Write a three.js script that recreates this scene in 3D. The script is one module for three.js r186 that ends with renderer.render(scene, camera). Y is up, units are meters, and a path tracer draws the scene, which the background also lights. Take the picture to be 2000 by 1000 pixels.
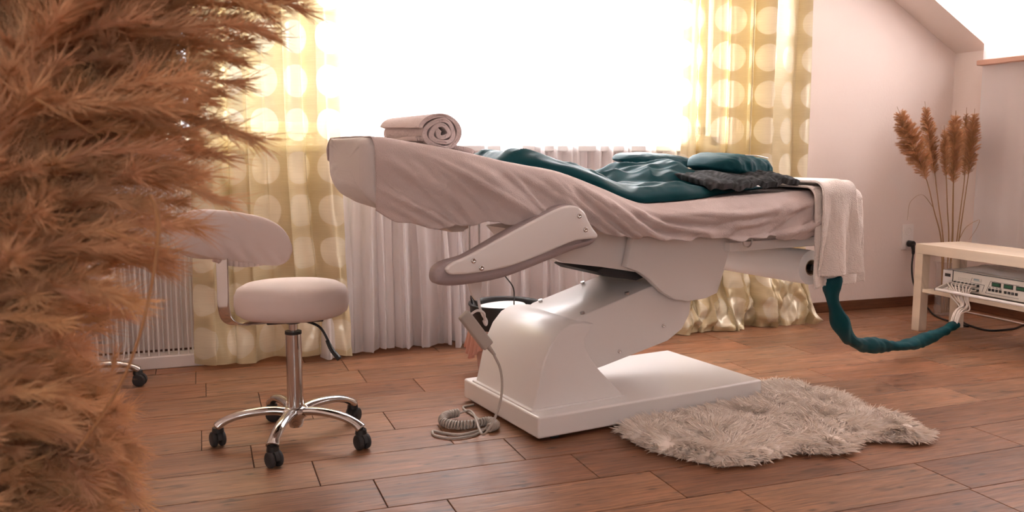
import * as THREE from 'three';
import { RoundedBoxGeometry } from 'three/addons/geometries/RoundedBoxGeometry.js';
import { mergeGeometries, toCreasedNormals } from 'three/addons/utils/BufferGeometryUtils.js';
import { RectAreaLightUniformsLib } from 'three/addons/lights/RectAreaLightUniformsLib.js';

// ------------------------------------------------------------------ camera, sky, lights, exposure
const scene = new THREE.Scene();
const F_PX = 1687, PITCH = Math.atan(205 / F_PX), YAW = THREE.MathUtils.degToRad(19.69), EYE = new THREE.Vector3(0, 0.92, 0);
const camera = new THREE.PerspectiveCamera(2 * Math.atan(500 / F_PX) * 180 / Math.PI, 2, 0.05, 60);
const FWD = new THREE.Vector3(Math.sin(YAW) * Math.cos(PITCH), -Math.sin(PITCH), -Math.cos(YAW) * Math.cos(PITCH));
camera.position.copy(EYE);
camera.lookAt(EYE.clone().add(FWD));
camera.focus = 2.9;
camera.userData.fStop = 12;
camera.updateMatrixWorld();

scene.background = new THREE.Color().setRGB(3.2, 3.35, 3.5);   // bright overcast sky
RectAreaLightUniformsLib.init();
function dayLight(name, w, h, pos, target, intensity) {
  const l = new THREE.RectAreaLight(new THREE.Color().setRGB(1, 0.985, 0.97), intensity, w, h);
  l.name = name; l.position.set(...pos); l.lookAt(...target); l.castShadow = true; scene.add(l);
  return l;
}
// daylight entering by the wide window, and by the dormer window; fill from an unseen window added behind the camera
dayLight('daylight_back_window', 2.8, 1.24, [1.265, 1.58, -4.3], [1.265, 1.58, 0], 25);
dayLight('daylight_dormer_window', 2.2, 1.04, [4.5, 1.94, -2.65], [0, 1.94, -2.65], 12);
dayLight('fill_added_front_window', 1.8, 1.3, [-0.4, 1.55, 2.3], [-0.4, 1.55, -1], 2.3);

const renderer = new THREE.WebGLRenderer();
renderer.toneMapping = THREE.LinearToneMapping;
renderer.toneMappingExposure = 1.18;
renderer.shadowMap.enabled = true;

// ------------------------------------------------------------------ helpers
const V = (x, y, z) => new THREE.Vector3(x, y, z);
function mulberry(a) { return () => { a |= 0; a = a + 0x6D2B79F5 | 0; let t = Math.imul(a ^ a >>> 15, 1 | a); t = t + Math.imul(t ^ t >>> 7, 61 | t) ^ t; return ((t ^ t >>> 14) >>> 0) / 4294967296; }; }
const rnd = mulberry(12345);
const rr = (a, b, r = rnd) => a + (b - a) * r();
const clamp = (x, a = 0, b = 1) => Math.min(b, Math.max(a, x));
const sstep = (a, b, x) => { const t = clamp((x - a) / (b - a)); return t * t * (3 - 2 * t); };
const lerp = (a, b, t) => a + (b - a) * t;
function hash(i, j, s) { let h = Math.imul(i, 374761393) + Math.imul(j, 668265263) + Math.imul(s, 2147483647 ^ 0x5bd1e995); h = Math.imul(h ^ h >>> 13, 1274126177); return ((h ^ h >>> 16) >>> 0) / 4294967296; }
// value noise, optionally wrapping with periods px, py
function vnoise(x, y, s = 0, px = 0, py = 0) {
  const xi = Math.floor(x), yi = Math.floor(y), fx = x - xi, fy = y - yi;
  const w = (i, p) => p ? ((i % p) + p) % p : i;
  const u = fx * fx * (3 - 2 * fx), v = fy * fy * (3 - 2 * fy);
  const a = hash(w(xi, px), w(yi, py), s), b = hash(w(xi + 1, px), w(yi, py), s), c = hash(w(xi, px), w(yi + 1, py), s), d = hash(w(xi + 1, px), w(yi + 1, py), s);
  return lerp(lerp(a, b, u), lerp(c, d, u), v);
}
const fbm = (x, y, s = 0, o = 4) => { let a = 0.5, t = 0, n = 0; for (let k = 0; k < o; k++) { t += a * vnoise(x, y, s + k * 17); n += a; a *= 0.5; x *= 2.03; y *= 2.03; } return t / n; };
// piecewise curve through [x, y] pairs with smooth interpolation
function curve(pts) {
  return x => {
    if (x <= pts[0][0]) return pts[0][1];
    for (let i = 1; i < pts.length; i++) if (x <= pts[i][0]) {
      const p0 = pts[Math.max(0, i - 2)], p1 = pts[i - 1], p2 = pts[i], p3 = pts[Math.min(pts.length - 1, i + 1)];
      const h = p2[0] - p1[0], t = (x - p1[0]) / h;
      const m1 = p2[0] === p0[0] ? 0 : (p2[1] - p0[1]) / (p2[0] - p0[0]), m2 = p3[0] === p1[0] ? 0 : (p3[1] - p1[1]) / (p3[0] - p1[0]);
      const t2 = t * t, t3 = t2 * t;
      return (2 * t3 - 3 * t2 + 1) * p1[1] + (t3 - 2 * t2 + t) * h * m1 + (-2 * t3 + 3 * t2) * p2[1] + (t3 - t2) * h * m2;
    }
    return pts[pts.length - 1][1];
  };
}
// a pixel of the photograph gives a direction; the distance comes from a plane or a given depth
const RIGHT = V(Math.cos(YAW), 0, Math.sin(YAW)), UPV = new THREE.Vector3().crossVectors(RIGHT, FWD);
const ray = (px, py) => FWD.clone().addScaledVector(RIGHT, (px - 1000) / F_PX).addScaledVector(UPV, -(py - 500) / F_PX);
const atDepth = (px, py, d) => EYE.clone().addScaledVector(ray(px, py), d);
const onFloor = (px, py, h = 0) => { const d = ray(px, py); return EYE.clone().addScaledVector(d, (h - EYE.y) / d.y); };
const onZ = (px, py, z) => { const d = ray(px, py); return EYE.clone().addScaledVector(d, (z - EYE.z) / d.z); };

const names = {};
function numbered(n) { const k = names[n] = (names[n] ?? -1) + 1; return k ? `${n}_${String(k).padStart(3, '0')}` : n; }
function shadowed(o) { o.castShadow = true; o.receiveShadow = true; return o; }
function obj(name, geo, mat, parent = scene) {
  const g = Array.isArray(geo) ? merge(geo) : geo;
  const m = shadowed(new THREE.Mesh(g, mat)); m.name = parent === scene ? numbered(name) : name; parent.add(m); return m;
}
function merge(list) {
  const flat = list.map(g => { const q = g.index ? g.toNonIndexed() : g; if (!q.attributes.uv) q.setAttribute('uv', new THREE.BufferAttribute(new Float32Array(q.attributes.position.count * 2), 2)); for (const k of Object.keys(q.attributes)) if (!['position', 'normal', 'uv'].includes(k)) q.deleteAttribute(k); return q; });
  return mergeGeometries(flat);
}
function tag(o, label, category, group) { o.userData.label = label; o.userData.category = category; if (group) o.userData.group = group; return o; }
function thing(name, label, category, pos = [0, 0, 0], turn = 0, group) {
  const g = new THREE.Group(); g.name = numbered(name); g.position.set(...pos); g.rotation.y = turn; scene.add(g); return tag(g, label, category, group);
}
function struct(name, geo, mat) { const m = obj(name, geo, mat); m.userData.kind = 'structure'; return m; }
// geometry makers
const rbox = (w, h, d, r = 0.004, x = 0, y = 0, z = 0, seg = 2) => new RoundedBoxGeometry(w, h, d, seg, Math.min(r, w / 2.01, h / 2.01, d / 2.01)).translate(x, y, z);
const box = (w, h, d, x = 0, y = 0, z = 0) => new THREE.BoxGeometry(w, h, d).translate(x, y, z);
const span = (x0, x1, y0, y1, z0, z1) => box(x1 - x0, y1 - y0, z1 - z0, (x0 + x1) / 2, (y0 + y1) / 2, (z0 + z1) / 2);
const cyl = (r0, r1, h, seg = 32, x = 0, y = 0, z = 0) => new THREE.CylinderGeometry(r0, r1, h, seg).translate(x, y, z);
const lathe = (pts, seg = 48) => new THREE.LatheGeometry(pts.map(p => new THREE.Vector2(p[0], p[1])), seg);
const tube = (pts, r, seg = 40, rad = 10, closed = false) => new THREE.TubeGeometry(new THREE.CatmullRomCurve3(pts, closed, 'centripetal'), seg, r, rad, closed);
// outline (list of [x, y]) pushed along z from z0 to z1 with a small bevel
function slab(pts, z0, z1, bevel = 0.003, smooth = false, crease = true) {
  const s = new THREE.Shape();
  if (smooth) { const c = new THREE.CatmullRomCurve3(pts.map(p => V(p[0], p[1], 0)), true, 'centripetal').getPoints(pts.length * 8); c.pop(); s.setFromPoints(c.map(p => new THREE.Vector2(p.x, p.y))); }
  else s.setFromPoints(pts.map(p => new THREE.Vector2(p[0], p[1])));
  const g = new THREE.ExtrudeGeometry(s, { depth: z1 - z0 - 2 * bevel, bevelEnabled: true, bevelThickness: bevel, bevelSize: bevel, bevelOffset: -bevel, bevelSegments: 3, curveSegments: 12 });
  g.translate(0, 0, z0 + bevel); return crease ? toCreasedNormals(g, 0.55) : g;
}
// grid of points fn(i / nu, j / nv) -> Vector3, optional uv function
function grid(nu, nv, fn, uvf) {
  const p = [], t = [], ix = [];
  for (let i = 0; i <= nu; i++) for (let j = 0; j <= nv; j++) { const a = fn(i / nu, j / nv); p.push(a.x, a.y, a.z); const w = uvf ? uvf(i / nu, j / nv) : [i / nu, j / nv]; t.push(w[0], w[1]); }
  for (let i = 0; i < nu; i++) for (let j = 0; j < nv; j++) { const a = i * (nv + 1) + j, b = a + nv + 1; ix.push(a, b, a + 1, b, b + 1, a + 1); }
  const g = new THREE.BufferGeometry(); g.setAttribute('position', new THREE.Float32BufferAttribute(p, 3)); g.setAttribute('uv', new THREE.Float32BufferAttribute(t, 2)); g.setIndex(ix); g.computeVertexNormals(); return g;
}
// gives a grid surface a thickness th along its normals and closes its rim
function thicken(g, th, nu, nv) {
  const P = g.attributes.position, N = g.attributes.normal, U = g.attributes.uv, n = P.count, p = [], t = [], ix = [];
  for (const s of [0, 1]) for (let k = 0; k < n; k++) { p.push(P.getX(k) - s * th * N.getX(k), P.getY(k) - s * th * N.getY(k), P.getZ(k) - s * th * N.getZ(k)); t.push(U.getX(k), U.getY(k)); }
  const I = g.index.array; for (let k = 0; k < I.length; k += 3) { ix.push(I[k], I[k + 1], I[k + 2], n + I[k], n + I[k + 2], n + I[k + 1]); }
  const q = (a, b) => ix.push(a, n + a, b, b, n + a, n + b), id = (i, j) => i * (nv + 1) + j;
  for (let i = 0; i < nu; i++) { q(id(i, 0), id(i + 1, 0)); q(id(i + 1, nv), id(i, nv)); }
  for (let j = 0; j < nv; j++) { q(id(0, j + 1), id(0, j)); q(id(nu, j), id(nu, j + 1)); }
  const o = new THREE.BufferGeometry(); o.setAttribute('position', new THREE.Float32BufferAttribute(p, 3)); o.setAttribute('uv', new THREE.Float32BufferAttribute(t, 2)); o.setIndex(ix); o.computeVertexNormals(); return o;
}
// closed rings -> skin with capped ends; ring(i) -> array of Vector3
function loft(rings, cap = true) {
  const n = rings[0].length, p = [], t = [], ix = [];
  rings.forEach((r, i) => { for (let k = 0; k <= n; k++) { const a = r[k % n]; p.push(a.x, a.y, a.z); t.push(k / n, i / (rings.length - 1)); } });
  for (let i = 0; i < rings.length - 1; i++) for (let k = 0; k < n; k++) { const a = i * (n + 1) + k, b = a + n + 1; ix.push(a, a + 1, b, b, a + 1, b + 1); }
  if (cap) for (const [i, s] of [[0, 0], [rings.length - 1, 1]]) {
    const c = rings[i].reduce((q, a) => q.add(a), V(0, 0, 0)).divideScalar(n), k0 = p.length / 3; p.push(c.x, c.y, c.z); t.push(0.5, s);
    for (let k = 0; k < n; k++) { const a = i * (n + 1) + k; s ? ix.push(a, a + 1, k0) : ix.push(a + 1, a, k0); }
  }
  const g = new THREE.BufferGeometry(); g.setAttribute('position', new THREE.Float32BufferAttribute(p, 3)); g.setAttribute('uv', new THREE.Float32BufferAttribute(t, 2)); g.setIndex(ix); g.computeVertexNormals();
  // weld the normals of the seam
  const N = g.attributes.normal; for (let i = 0; i < rings.length; i++) { const a = i * (n + 1), b = a + n; const m = V(N.getX(a) + N.getX(b), N.getY(a) + N.getY(b), N.getZ(a) + N.getZ(b)).normalize(); N.setXYZ(a, m.x, m.y, m.z); N.setXYZ(b, m.x, m.y, m.z); }
  return g;
}
// sweep an oval along points: size(t) -> [half width sideways, half height]
function sweep(pts, size, seg = 24, rad = 16, power = 1, side0) {
  const c = new THREE.CatmullRomCurve3(pts, false, 'centripetal'), rings = [];
  for (let i = 0; i <= seg; i++) {
    const t = i / seg, p = c.getPoint(t), d = c.getTangent(t), side = side0 ? side0.clone() : new THREE.Vector3().crossVectors(d, V(0, 1, 0));
    if (side.lengthSq() < 1e-6) side.set(1, 0, 0); side.addScaledVector(d, -side.dot(d)).normalize();
    const up = new THREE.Vector3().crossVectors(side, d).normalize(), [w, h] = size(t), r = [];
    for (let k = 0; k < rad; k++) { const a = k / rad * 2 * Math.PI, ca = Math.cos(a), sa = Math.sin(a); r.push(p.clone().addScaledVector(side, w * Math.sign(ca) * Math.abs(ca) ** power).addScaledVector(up, h * Math.sign(sa) * Math.abs(sa) ** power)); }
    rings.push(r);
  }
  return loft(rings);
}
// textures
function dataTex(w, h, fn, srgb = true, wrap = true) {
  const d = new Uint8Array(w * h * 4);
  for (let j = 0; j < h; j++) for (let i = 0; i < w; i++) { const c = fn(i / w, j / h, i, j), k = (j * w + i) * 4; d[k] = clamp(c[0], 0, 255); d[k + 1] = clamp(c[1], 0, 255); d[k + 2] = clamp(c[2], 0, 255); d[k + 3] = 255; }
  const t = new THREE.DataTexture(d, w, h); t.magFilter = THREE.LinearFilter; t.minFilter = THREE.LinearMipmapLinearFilter; t.generateMipmaps = true;
  if (wrap) t.wrapS = t.wrapT = THREE.RepeatWrapping; if (srgb) t.colorSpace = THREE.SRGBColorSpace; t.needsUpdate = true; return t;
}
const lin = (r, g, b) => new THREE.Color().setRGB(r, g, b);
const std = o => new THREE.MeshStandardMaterial(o);
const phy = o => new THREE.MeshPhysicalMaterial(o);

// ------------------------------------------------------------------ materials
const weaveTex = dataTex(256, 256, (u, v, i, j) => { const n = 128 + 50 * Math.sin(i * Math.PI / 2) * Math.sin(j * Math.PI / 2) + 90 * (hash(i, j, 3) - 0.5); return [n, n, n]; }, false);
const fleeceTex = dataTex(256, 256, (u, v) => { const n = 255 * (0.5 * vnoise(u * 64, v * 64, 5, 64, 64) + 0.5 * vnoise(u * 128, v * 128, 9, 128, 128)); return [n, n, n]; }, false);
const rep = (t, x, y) => { const c = t.clone(); c.repeat.set(x, y); c.needsUpdate = true; return c; };
const M = {
  wall: std({ color: lin(0.79, 0.66, 0.6), roughness: 0.92, bumpMap: rep(fleeceTex, 3, 3), bumpScale: 0.0006 }),
  grout: std({ color: lin(0.085, 0.05, 0.033), roughness: 0.95 }),
  frame: std({ color: lin(0.85, 0.84, 0.83), roughness: 0.4 }),
  sillWood: std({ color: lin(0.62, 0.36, 0.27), roughness: 0.5 }),
  glass: phy({ color: 0xffffff, roughness: 0, transmission: 1, thickness: 0, ior: 1.45 }),
  chrome: std({ color: lin(0.62, 0.61, 0.6), metalness: 1, roughness: 0.09 }),
  steel: std({ color: lin(0.55, 0.52, 0.5), metalness: 1, roughness: 0.3 }),
  black: std({ color: lin(0.013, 0.013, 0.014), roughness: 0.42 }),
  rubber: std({ color: lin(0.03, 0.03, 0.032), roughness: 0.7 }),
  bedWhite: phy({ color: lin(0.82, 0.765, 0.735), roughness: 0.33, clearcoat: 0.25, clearcoatRoughness: 0.2 }),
  padGrey: std({ color: lin(0.38, 0.31, 0.31), roughness: 0.5 }),
  sheet: phy({ color: lin(0.62, 0.51, 0.48), roughness: 0.95, sheen: 0.4, sheenRoughness: 0.6, bumpMap: rep(fleeceTex, 8, 8), bumpScale: 0.0012 }),
  headCover: phy({ color: lin(0.66, 0.6, 0.58), roughness: 0.7, bumpMap: rep(fleeceTex, 4, 4), bumpScale: 0.0006 }),
  mattress: std({ color: lin(0.6, 0.52, 0.5), roughness: 0.6 }),
  towelRose: phy({ color: lin(0.66, 0.54, 0.52), roughness: 1, sheen: 0.5, sheenRoughness: 0.7, bumpMap: rep(fleeceTex, 3, 3), bumpScale: 0.003 }),
  towelCream: phy({ color: lin(0.9, 0.8, 0.74), roughness: 1, sheen: 0.5, sheenRoughness: 0.7, bumpMap: rep(fleeceTex, 4, 6), bumpScale: 0.003 }),
  stoolCloth: phy({ color: lin(0.72, 0.61, 0.57), roughness: 0.9, sheen: 0.3, bumpMap: rep(weaveTex, 6, 6), bumpScale: 0.0004 }),
  teal: phy({ color: lin(0.0015, 0.056, 0.07), roughness: 0.55, specularIntensity: 0.35, sheen: 0.3, sheenColor: lin(0.02, 0.35, 0.42), sheenRoughness: 0.3, bumpMap: rep(weaveTex, 14, 14), bumpScale: 0.0003 }),
  fleece: phy({ color: lin(0.2, 0.21, 0.22), roughness: 1, sheen: 0.5, bumpMap: rep(fleeceTex, 6, 6), bumpScale: 0.005, map: dataTex(128, 128, (u, v) => { const n = 70 + 150 * vnoise(u * 48, v * 48, 2, 48, 48); return [n, n, n]; }) }),
  paper: std({ color: lin(0.86, 0.81, 0.78), roughness: 0.95 }),
  radiator: std({ color: lin(0.74, 0.66, 0.62), roughness: 0.45 }),
  birch: std({ color: lin(0.82, 0.7, 0.58), roughness: 0.5, map: dataTex(128, 512, (u, v) => { const n = 226 + 22 * vnoise(u * 40, v * 3, 4, 40, 3) + 8 * vnoise(u * 6, v * 2, 8, 6, 2); return [n, n - 4, n - 9]; }) }),
  device: std({ color: lin(0.66, 0.6, 0.54), roughness: 0.5 }),
  devicePanel: std({ color: lin(0.62, 0.56, 0.5), roughness: 0.55 }),
  plasticWhite: std({ color: lin(0.82, 0.76, 0.74), roughness: 0.4 }),
  lcd: std({ color: lin(0.03, 0.11, 0.06), roughness: 0.2 }),
  handset: std({ color: lin(0.44, 0.385, 0.34), roughness: 0.5 }),
  binPink: std({ color: lin(0.62, 0.4, 0.34), roughness: 0.5 }),
  liner: phy({ color: lin(0.75, 0.38, 0.28), roughness: 0.5, transmission: 0.3, thickness: 0 }),
  wrap: phy({ color: lin(0.92, 0.87, 0.85), roughness: 0.25, transmission: 0.4, thickness: 0 }),
  hose: std({ color: lin(0.78, 0.68, 0.62), roughness: 0.35 }),
  sheer: phy({ color: lin(0.95, 0.93, 0.94), roughness: 0.8, transmission: 0.64, thickness: 0, ior: 1.1, side: THREE.DoubleSide }),
  stalk: std({ color: lin(0.36, 0.2, 0.085), roughness: 0.8 }),
  plume: std({ color: lin(0.7, 0.385, 0.205), roughness: 1 }),
  plumeBody: std({ color: lin(0.7, 0.385, 0.205), roughness: 1, bumpMap: rep(fleeceTex, 4, 10), bumpScale: 0.006 }),
  dryLeaf: std({ color: lin(0.34, 0.15, 0.055), roughness: 0.8 }),
  fur: std({ color: lin(0.93, 0.815, 0.725), roughness: 1 }),
  hide: std({ color: lin(0.93, 0.81, 0.72), roughness: 1 }),
  outlet: std({ color: lin(0.82, 0.74, 0.7), roughness: 0.35 }),
};
// gold satin with large woven discs: a disc every 0.185 m, 0.14 m across
const discAt = (u, v) => { const dx = u - 0.5, dy = v - 0.5; return 1 - sstep(0.372, 0.382, Math.hypot(dx, dy)); };
const goldMap = dataTex(512, 512, (u, v, i, j) => { const d = discAt(u, v), n = (hash(i, j, 7) - 0.5) * 10 + 8 * (vnoise(u * 4, v * 90, 3, 4, 90) - 0.5); return [lerp(212, 244, d) + n, lerp(196, 234, d) + n, lerp(157, 206, d) + n]; });
const goldRough = dataTex(512, 512, (u, v) => { const d = discAt(u, v), n = lerp(96, 52, d); return [n, n, n]; }, false);
const goldMetal = dataTex(512, 512, (u, v) => { const n = lerp(60, 36, discAt(u, v)); return [n, n, n]; }, false);
for (const t of [goldMap, goldRough, goldMetal]) t.repeat.set(1 / 0.185, 1 / 0.185);
M.gold = phy({ color: lin(1, 1, 1), map: goldMap, roughness: 1, roughnessMap: goldRough, metalness: 1, metalnessMap: goldMetal, transmission: 0.22, thickness: 0, side: THREE.DoubleSide });

// wood-look floor tiles: six prints
const tileMats = [];
for (let k = 0; k < 8; k++) {
  const tone = [1, 0.9, 1.08, 0.97, 1.04, 0.88, 1.0, 0.94][k], red = [0, 5, -3, 2, -5, 4, 6, -2][k];
  const knots = Array.from({ length: 3 + Math.floor(rnd() * 4) }, () => [rnd(), rnd(), rr(0.012, 0.03)]);
  const map = dataTex(640, 208, (u, v) => {
    const x = u * 6.1, y = v * 2.06, w = 0.12 * fbm(x * 1.3, y * 1.5, 40 + k, 3);
    let g = 0.55 * fbm(x * 0.9, (y + w) * 14, 60 + k, 4) + 0.3 * fbm(x * 4, (y + w) * 40, 80 + k, 3) + 0.25 * fbm(x * 0.6, y * 1.6, 100 + k, 3);
    const dark = sstep(0.6, 0.85, fbm(x * 0.8, (y + w) * 7, 120 + k, 4)) * 0.26;
    let m = 0; for (const q of knots) { const d = Math.hypot((u - q[0]) * 6.1, (v - q[1]) * 2.06 * 2.2) / (q[2] * 9); m = Math.max(m, Math.exp(-d * d * 3) * (0.7 + 0.3 * vnoise(x * 30, y * 30, k))); }
    const s = (0.56 + 0.74 * g) * tone * (1 - dark) * (1 - 0.42 * m);
    return [149 * s + red, 104 * s, 76 * s - red * 0.4];
  });
  const rough = dataTex(160, 52, (u, v) => { const n = 76 + 60 * fbm(u * 8, v * 20, 140 + k, 3); return [n, n, n]; }, false);
  tileMats.push(std({ map, roughness: 1, roughnessMap: rough, bumpMap: map, bumpScale: 0.0006 }));
}

// ------------------------------------------------------------------ room shell
const X0 = -1.7, XR = 4.2, ZB = -4.0, ZF = 2.0, CEIL = 2.5, KNEE = 1.487, SLOPE = 0.584, XS = XR - (CEIL - KNEE) / SLOPE;
const floor = struct('floor', span(X0 - 0.2, XR + 0.2, -0.2, -0.004, ZB - 0.25, ZF + 0.2), M.grout);
{
  const PW = 0.2065, PL = 0.607, J = 0.0026;
  const starts = { 0: 0.136, 1: 0.58, 2: 0.421, 3: 0.275, 4: 0.11, 5: 0.572, 6: 0.33, 7: 0.17, 8: 0.589 };
  const uv = rbox(PL - J, 0.012, PW - J, 0.0018, 0, -0.006, 0, 1);
  const U = uv.attributes.uv, P = uv.attributes.position; for (let i = 0; i < P.count; i++) U.setXY(i, P.getX(i) / PL + 0.5, P.getZ(i) / PW + 0.5);
  const cut = {};
  for (let k = -18; k <= 10; k++) {
    const z1 = -1.7205 - PW * k, zc = z1 - PW / 2, off = starts[k] ?? rr(0, PL);
    if (zc + PW / 2 > ZF + 0.01 || zc - PW / 2 < ZB - 0.2) continue;
    for (let i = -4; i < 8; i++) {
      const a = Math.max(X0 - 0.02, off + i * PL), b = Math.min(XR + 0.02, off + (i + 1) * PL);
      if (b - a < 0.02) continue;
      let g = uv; const full = Math.abs(b - a - PL) < 1e-6;
      if (!full) { g = rbox(b - a - J, 0.012, PW - J, 0.0018, 0, -0.006, 0, 1); const u2 = g.attributes.uv, p2 = g.attributes.position; for (let q = 0; q < p2.count; q++) u2.setXY(q, (p2.getX(q) + (b - a) / 2) / PL, p2.getZ(q) / PW + 0.5); }
      const m = obj('tile', g, tileMats[Math.floor(rnd() * 8)], floor); m.position.set((a + b) / 2, 0, zc); if (rnd() < 0.5 && full) m.rotation.y = Math.PI;
    }
  }
}
// back wall with its wide window opening
const W1 = { x0: -0.13, x1: 2.66, y0: 0.945, y1: 2.2 };
struct('wall_back', [
  span(X0 - 0.2, W1.x0, 0, CEIL + 0.2, ZB - 0.25, ZB), span(W1.x1, XR + 0.2, 0, CEIL + 0.2, ZB - 0.25, ZB),
  span(W1.x0, W1.x1, 0, W1.y0, ZB - 0.25, ZB), span(W1.x0, W1.x1, W1.y1, CEIL + 0.2, ZB - 0.25, ZB)], M.wall);
struct('wall_left', span(X0 - 0.2, X0, 0, CEIL + 0.2, ZB - 0.25, ZF + 0.2), M.wall);
const W3 = { x0: -1.3, x1: 0.5, y0: 0.9, y1: 2.2 };  // unseen window opening, added to let in fill light
struct('wall_front', [
  span(X0, W3.x0, 0, CEIL + 0.2, ZF, ZF + 0.2), span(W3.x1, XR + 0.2, 0, CEIL + 0.2, ZF, ZF + 0.2),
  span(W3.x0, W3.x1, 0, W3.y0, ZF, ZF + 0.2), span(W3.x0, W3.x1, W3.y1, CEIL + 0.2, ZF, ZF + 0.2)], M.wall);
// right: knee wall, dormer with window between DZ0 and DZ1
const DZ0 = -3.76, DZ1 = -1.5, W2 = { z0: -3.75, z1: -1.55, y0: 1.42, y1: 2.46 };
struct('wall_right', [
  span(XR, XR + 0.2, 0, W2.y0, ZB, ZF), span(XR, XR + 0.2, W2.y0, CEIL + 0.2, ZB, W2.z0), span(XR, XR + 0.2, W2.y0, CEIL + 0.2, W2.z1, ZF), span(XR, XR + 0.2, W2.y1, CEIL + 0.2, W2.z0, W2.z1)], M.wall);
{
  const prof = [[XR, KNEE], [XS, CEIL], [XS, CEIL + 0.12], [XR, CEIL + 0.12]];
  struct('ceiling', [span(X0, XR, CEIL, CEIL + 0.2, ZB, ZF), slab(prof, ZB, DZ0, 0.0005), slab(prof, DZ1, ZF, 0.0005)], M.wall);
}
// skirting tiles
{
  const bb = tileMats[5].clone(); bb.color = lin(0.62, 0.55, 0.5);
  const back = struct('baseboard_back', span(X0, XR, 0, 0.058, ZB, ZB + 0.004), M.grout);
  for (let i = 0; i < 10; i++) { const a = X0 + i * 0.607 + 0.22, b = Math.min(a + 0.604, XR - 0.012); if (b > a) obj('skirting_tile', rbox(b - a, 0.06, 0.009, 0.0015, (a + b) / 2, 0.03, ZB + 0.0065, 1), bb, back); }
  const right = struct('baseboard_right', span(XR - 0.004, XR, 0, 0.058, ZB + 0.011, ZF), M.grout);
  for (let i = 0; i < 9; i++) { const a = ZB + 0.012 + i * 0.607, b = a + 0.604; obj('skirting_tile', rbox(0.009, 0.06, b - a, 0.0015, XR - 0.0065, 0.03, (a + b) / 2, 1), bb, right); }
}
// windows: frame, mullions, sashes, panes, sill
function windowUnit(name, w, h, panes, sillMat) {
  const g = new THREE.Group(); g.name = name; g.userData.kind = 'structure'; scene.add(g);
  const f = 0.055, d = 0.07;
  obj('window_frame', [rbox(w, f, d, 0.004, 0, f / 2, 0), rbox(w, f, d, 0.004, 0, h - f / 2, 0), rbox(f, h, d, 0.004, -w / 2 + f / 2, h / 2, 0), rbox(f, h, d, 0.004, w / 2 - f / 2, h / 2, 0)], M.frame, g);
  const pw = (w - 2 * f) / panes;
  for (let i = 1; i < panes; i++) obj('mullion', rbox(0.07, h - 2 * f, d, 0.004, -w / 2 + f + i * pw, h / 2, 0), M.frame, g);
  for (let i = 0; i < panes; i++) {
    const cx = -w / 2 + f + (i + 0.5) * pw, sw = pw - 0.075, sh = h - 2 * f - 0.006, s = 0.05;
    const sash = obj('sash', [rbox(sw, s, 0.05, 0.004, cx, f + s / 2, 0.02), rbox(sw, s, 0.05, 0.004, cx, h - f - s / 2, 0.02), rbox(s, sh, 0.05, 0.004, cx - sw / 2 + s / 2, h / 2, 0.02), rbox(s, sh, 0.05, 0.004, cx + sw / 2 - s / 2, h / 2, 0.02)], M.frame, g);
    obj('pane', new THREE.PlaneGeometry(sw - 2 * s + 0.01, sh - 2 * s + 0.01).translate(cx, h / 2, 0.015), M.glass, sash);
  }
  if (sillMat) obj('window_sill', rbox(w + 0.02, 0.03, 0.2, 0.006, 0, -0.012, 0.1), sillMat, g);
  return g;
}
windowUnit('window_1', W1.x1 - W1.x0, W1.y1 - W1.y0, 3, M.frame).position.set((W1.x0 + W1.x1) / 2, W1.y0, ZB - 0.12);
{ const w = windowUnit('window_2', W2.z1 - W2.z0, W2.y1 - W2.y0, 2, M.sillWood); w.position.set(XR + 0.1, W2.y0, (W2.z0 + W2.z1) / 2); w.rotation.y = -Math.PI / 2; }
{ const w = windowUnit('added_window_3', W3.x1 - W3.x0, W3.y1 - W3.y0, 2, null); w.position.set((W3.x0 + W3.x1) / 2, W3.y0, ZF + 0.1); w.rotation.y = Math.PI; }  // unseen window added for fill light from behind the camera

// ------------------------------------------------------------------ curtains
// a hanging cloth: xa..xb across, folds from fold(s, t) -> [shift along, shift towards the room], s across 0..1, t = 0 at the top
function hanging(xa, xb, yTop, yBot, fullness, nu, nv, fold) {
  const at = (s, t) => { const f = fold(s, t); return V(lerp(xa, xb, s) + f[0], lerp(yTop, yBot(s), t) + (f[2] || 0), f[1]); };
  const len = [0]; for (let i = 1; i <= nu; i++) { const a = at((i - 1) / nu, 0.35), b = at(i / nu, 0.35); len.push(len[i - 1] + Math.hypot(a.x - b.x, a.z - b.z)); }
  return grid(nu, nv, at, (s, t) => [len[Math.round(s * nu)] + fullness, (1 - t) * (yTop - 0.01)]);
}
function pleats(n, amp, seed, jitter = 0.9) {   // uneven pleats
  return (s, t) => { const ph = 2 * Math.PI * (n * s + jitter * (vnoise(s * n * 0.7, 0.3, seed) - 0.5) + 0.16 * (vnoise(s * n * 0.8, t * 2.2, seed + 5) - 0.5) * t * 2); const a = amp * (0.55 + 0.9 * vnoise(s * n * 0.9, 4, seed + 9)); return [a * 0.55 * Math.sin(2 * ph) * 0.6, a * Math.sin(ph) + a * 0.25 * Math.sin(2.3 * ph + 1)]; };
}
function rail(name, label, x0, x1, z, y, parent) { const t = thing(name, label, 'curtain rail', [0, 0, 0]); obj('pole', new THREE.CylinderGeometry(0.012, 0.012, x1 - x0, 16).rotateZ(Math.PI / 2).translate((x0 + x1) / 2, y, z), M.steel, t); for (const x of [x0 + 0.05, (x0 + x1) / 2, x1 - 0.05]) obj('bracket', rbox(0.02, 0.03, Math.abs(z - ZB), 0.003, x, y, (z + ZB) / 2), M.steel, t); return t; }
rail('curtain_rail', 'steel curtain pole above the wide window carrying the gold drapes', -0.65, 3.3, -3.83, 2.375);
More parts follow.
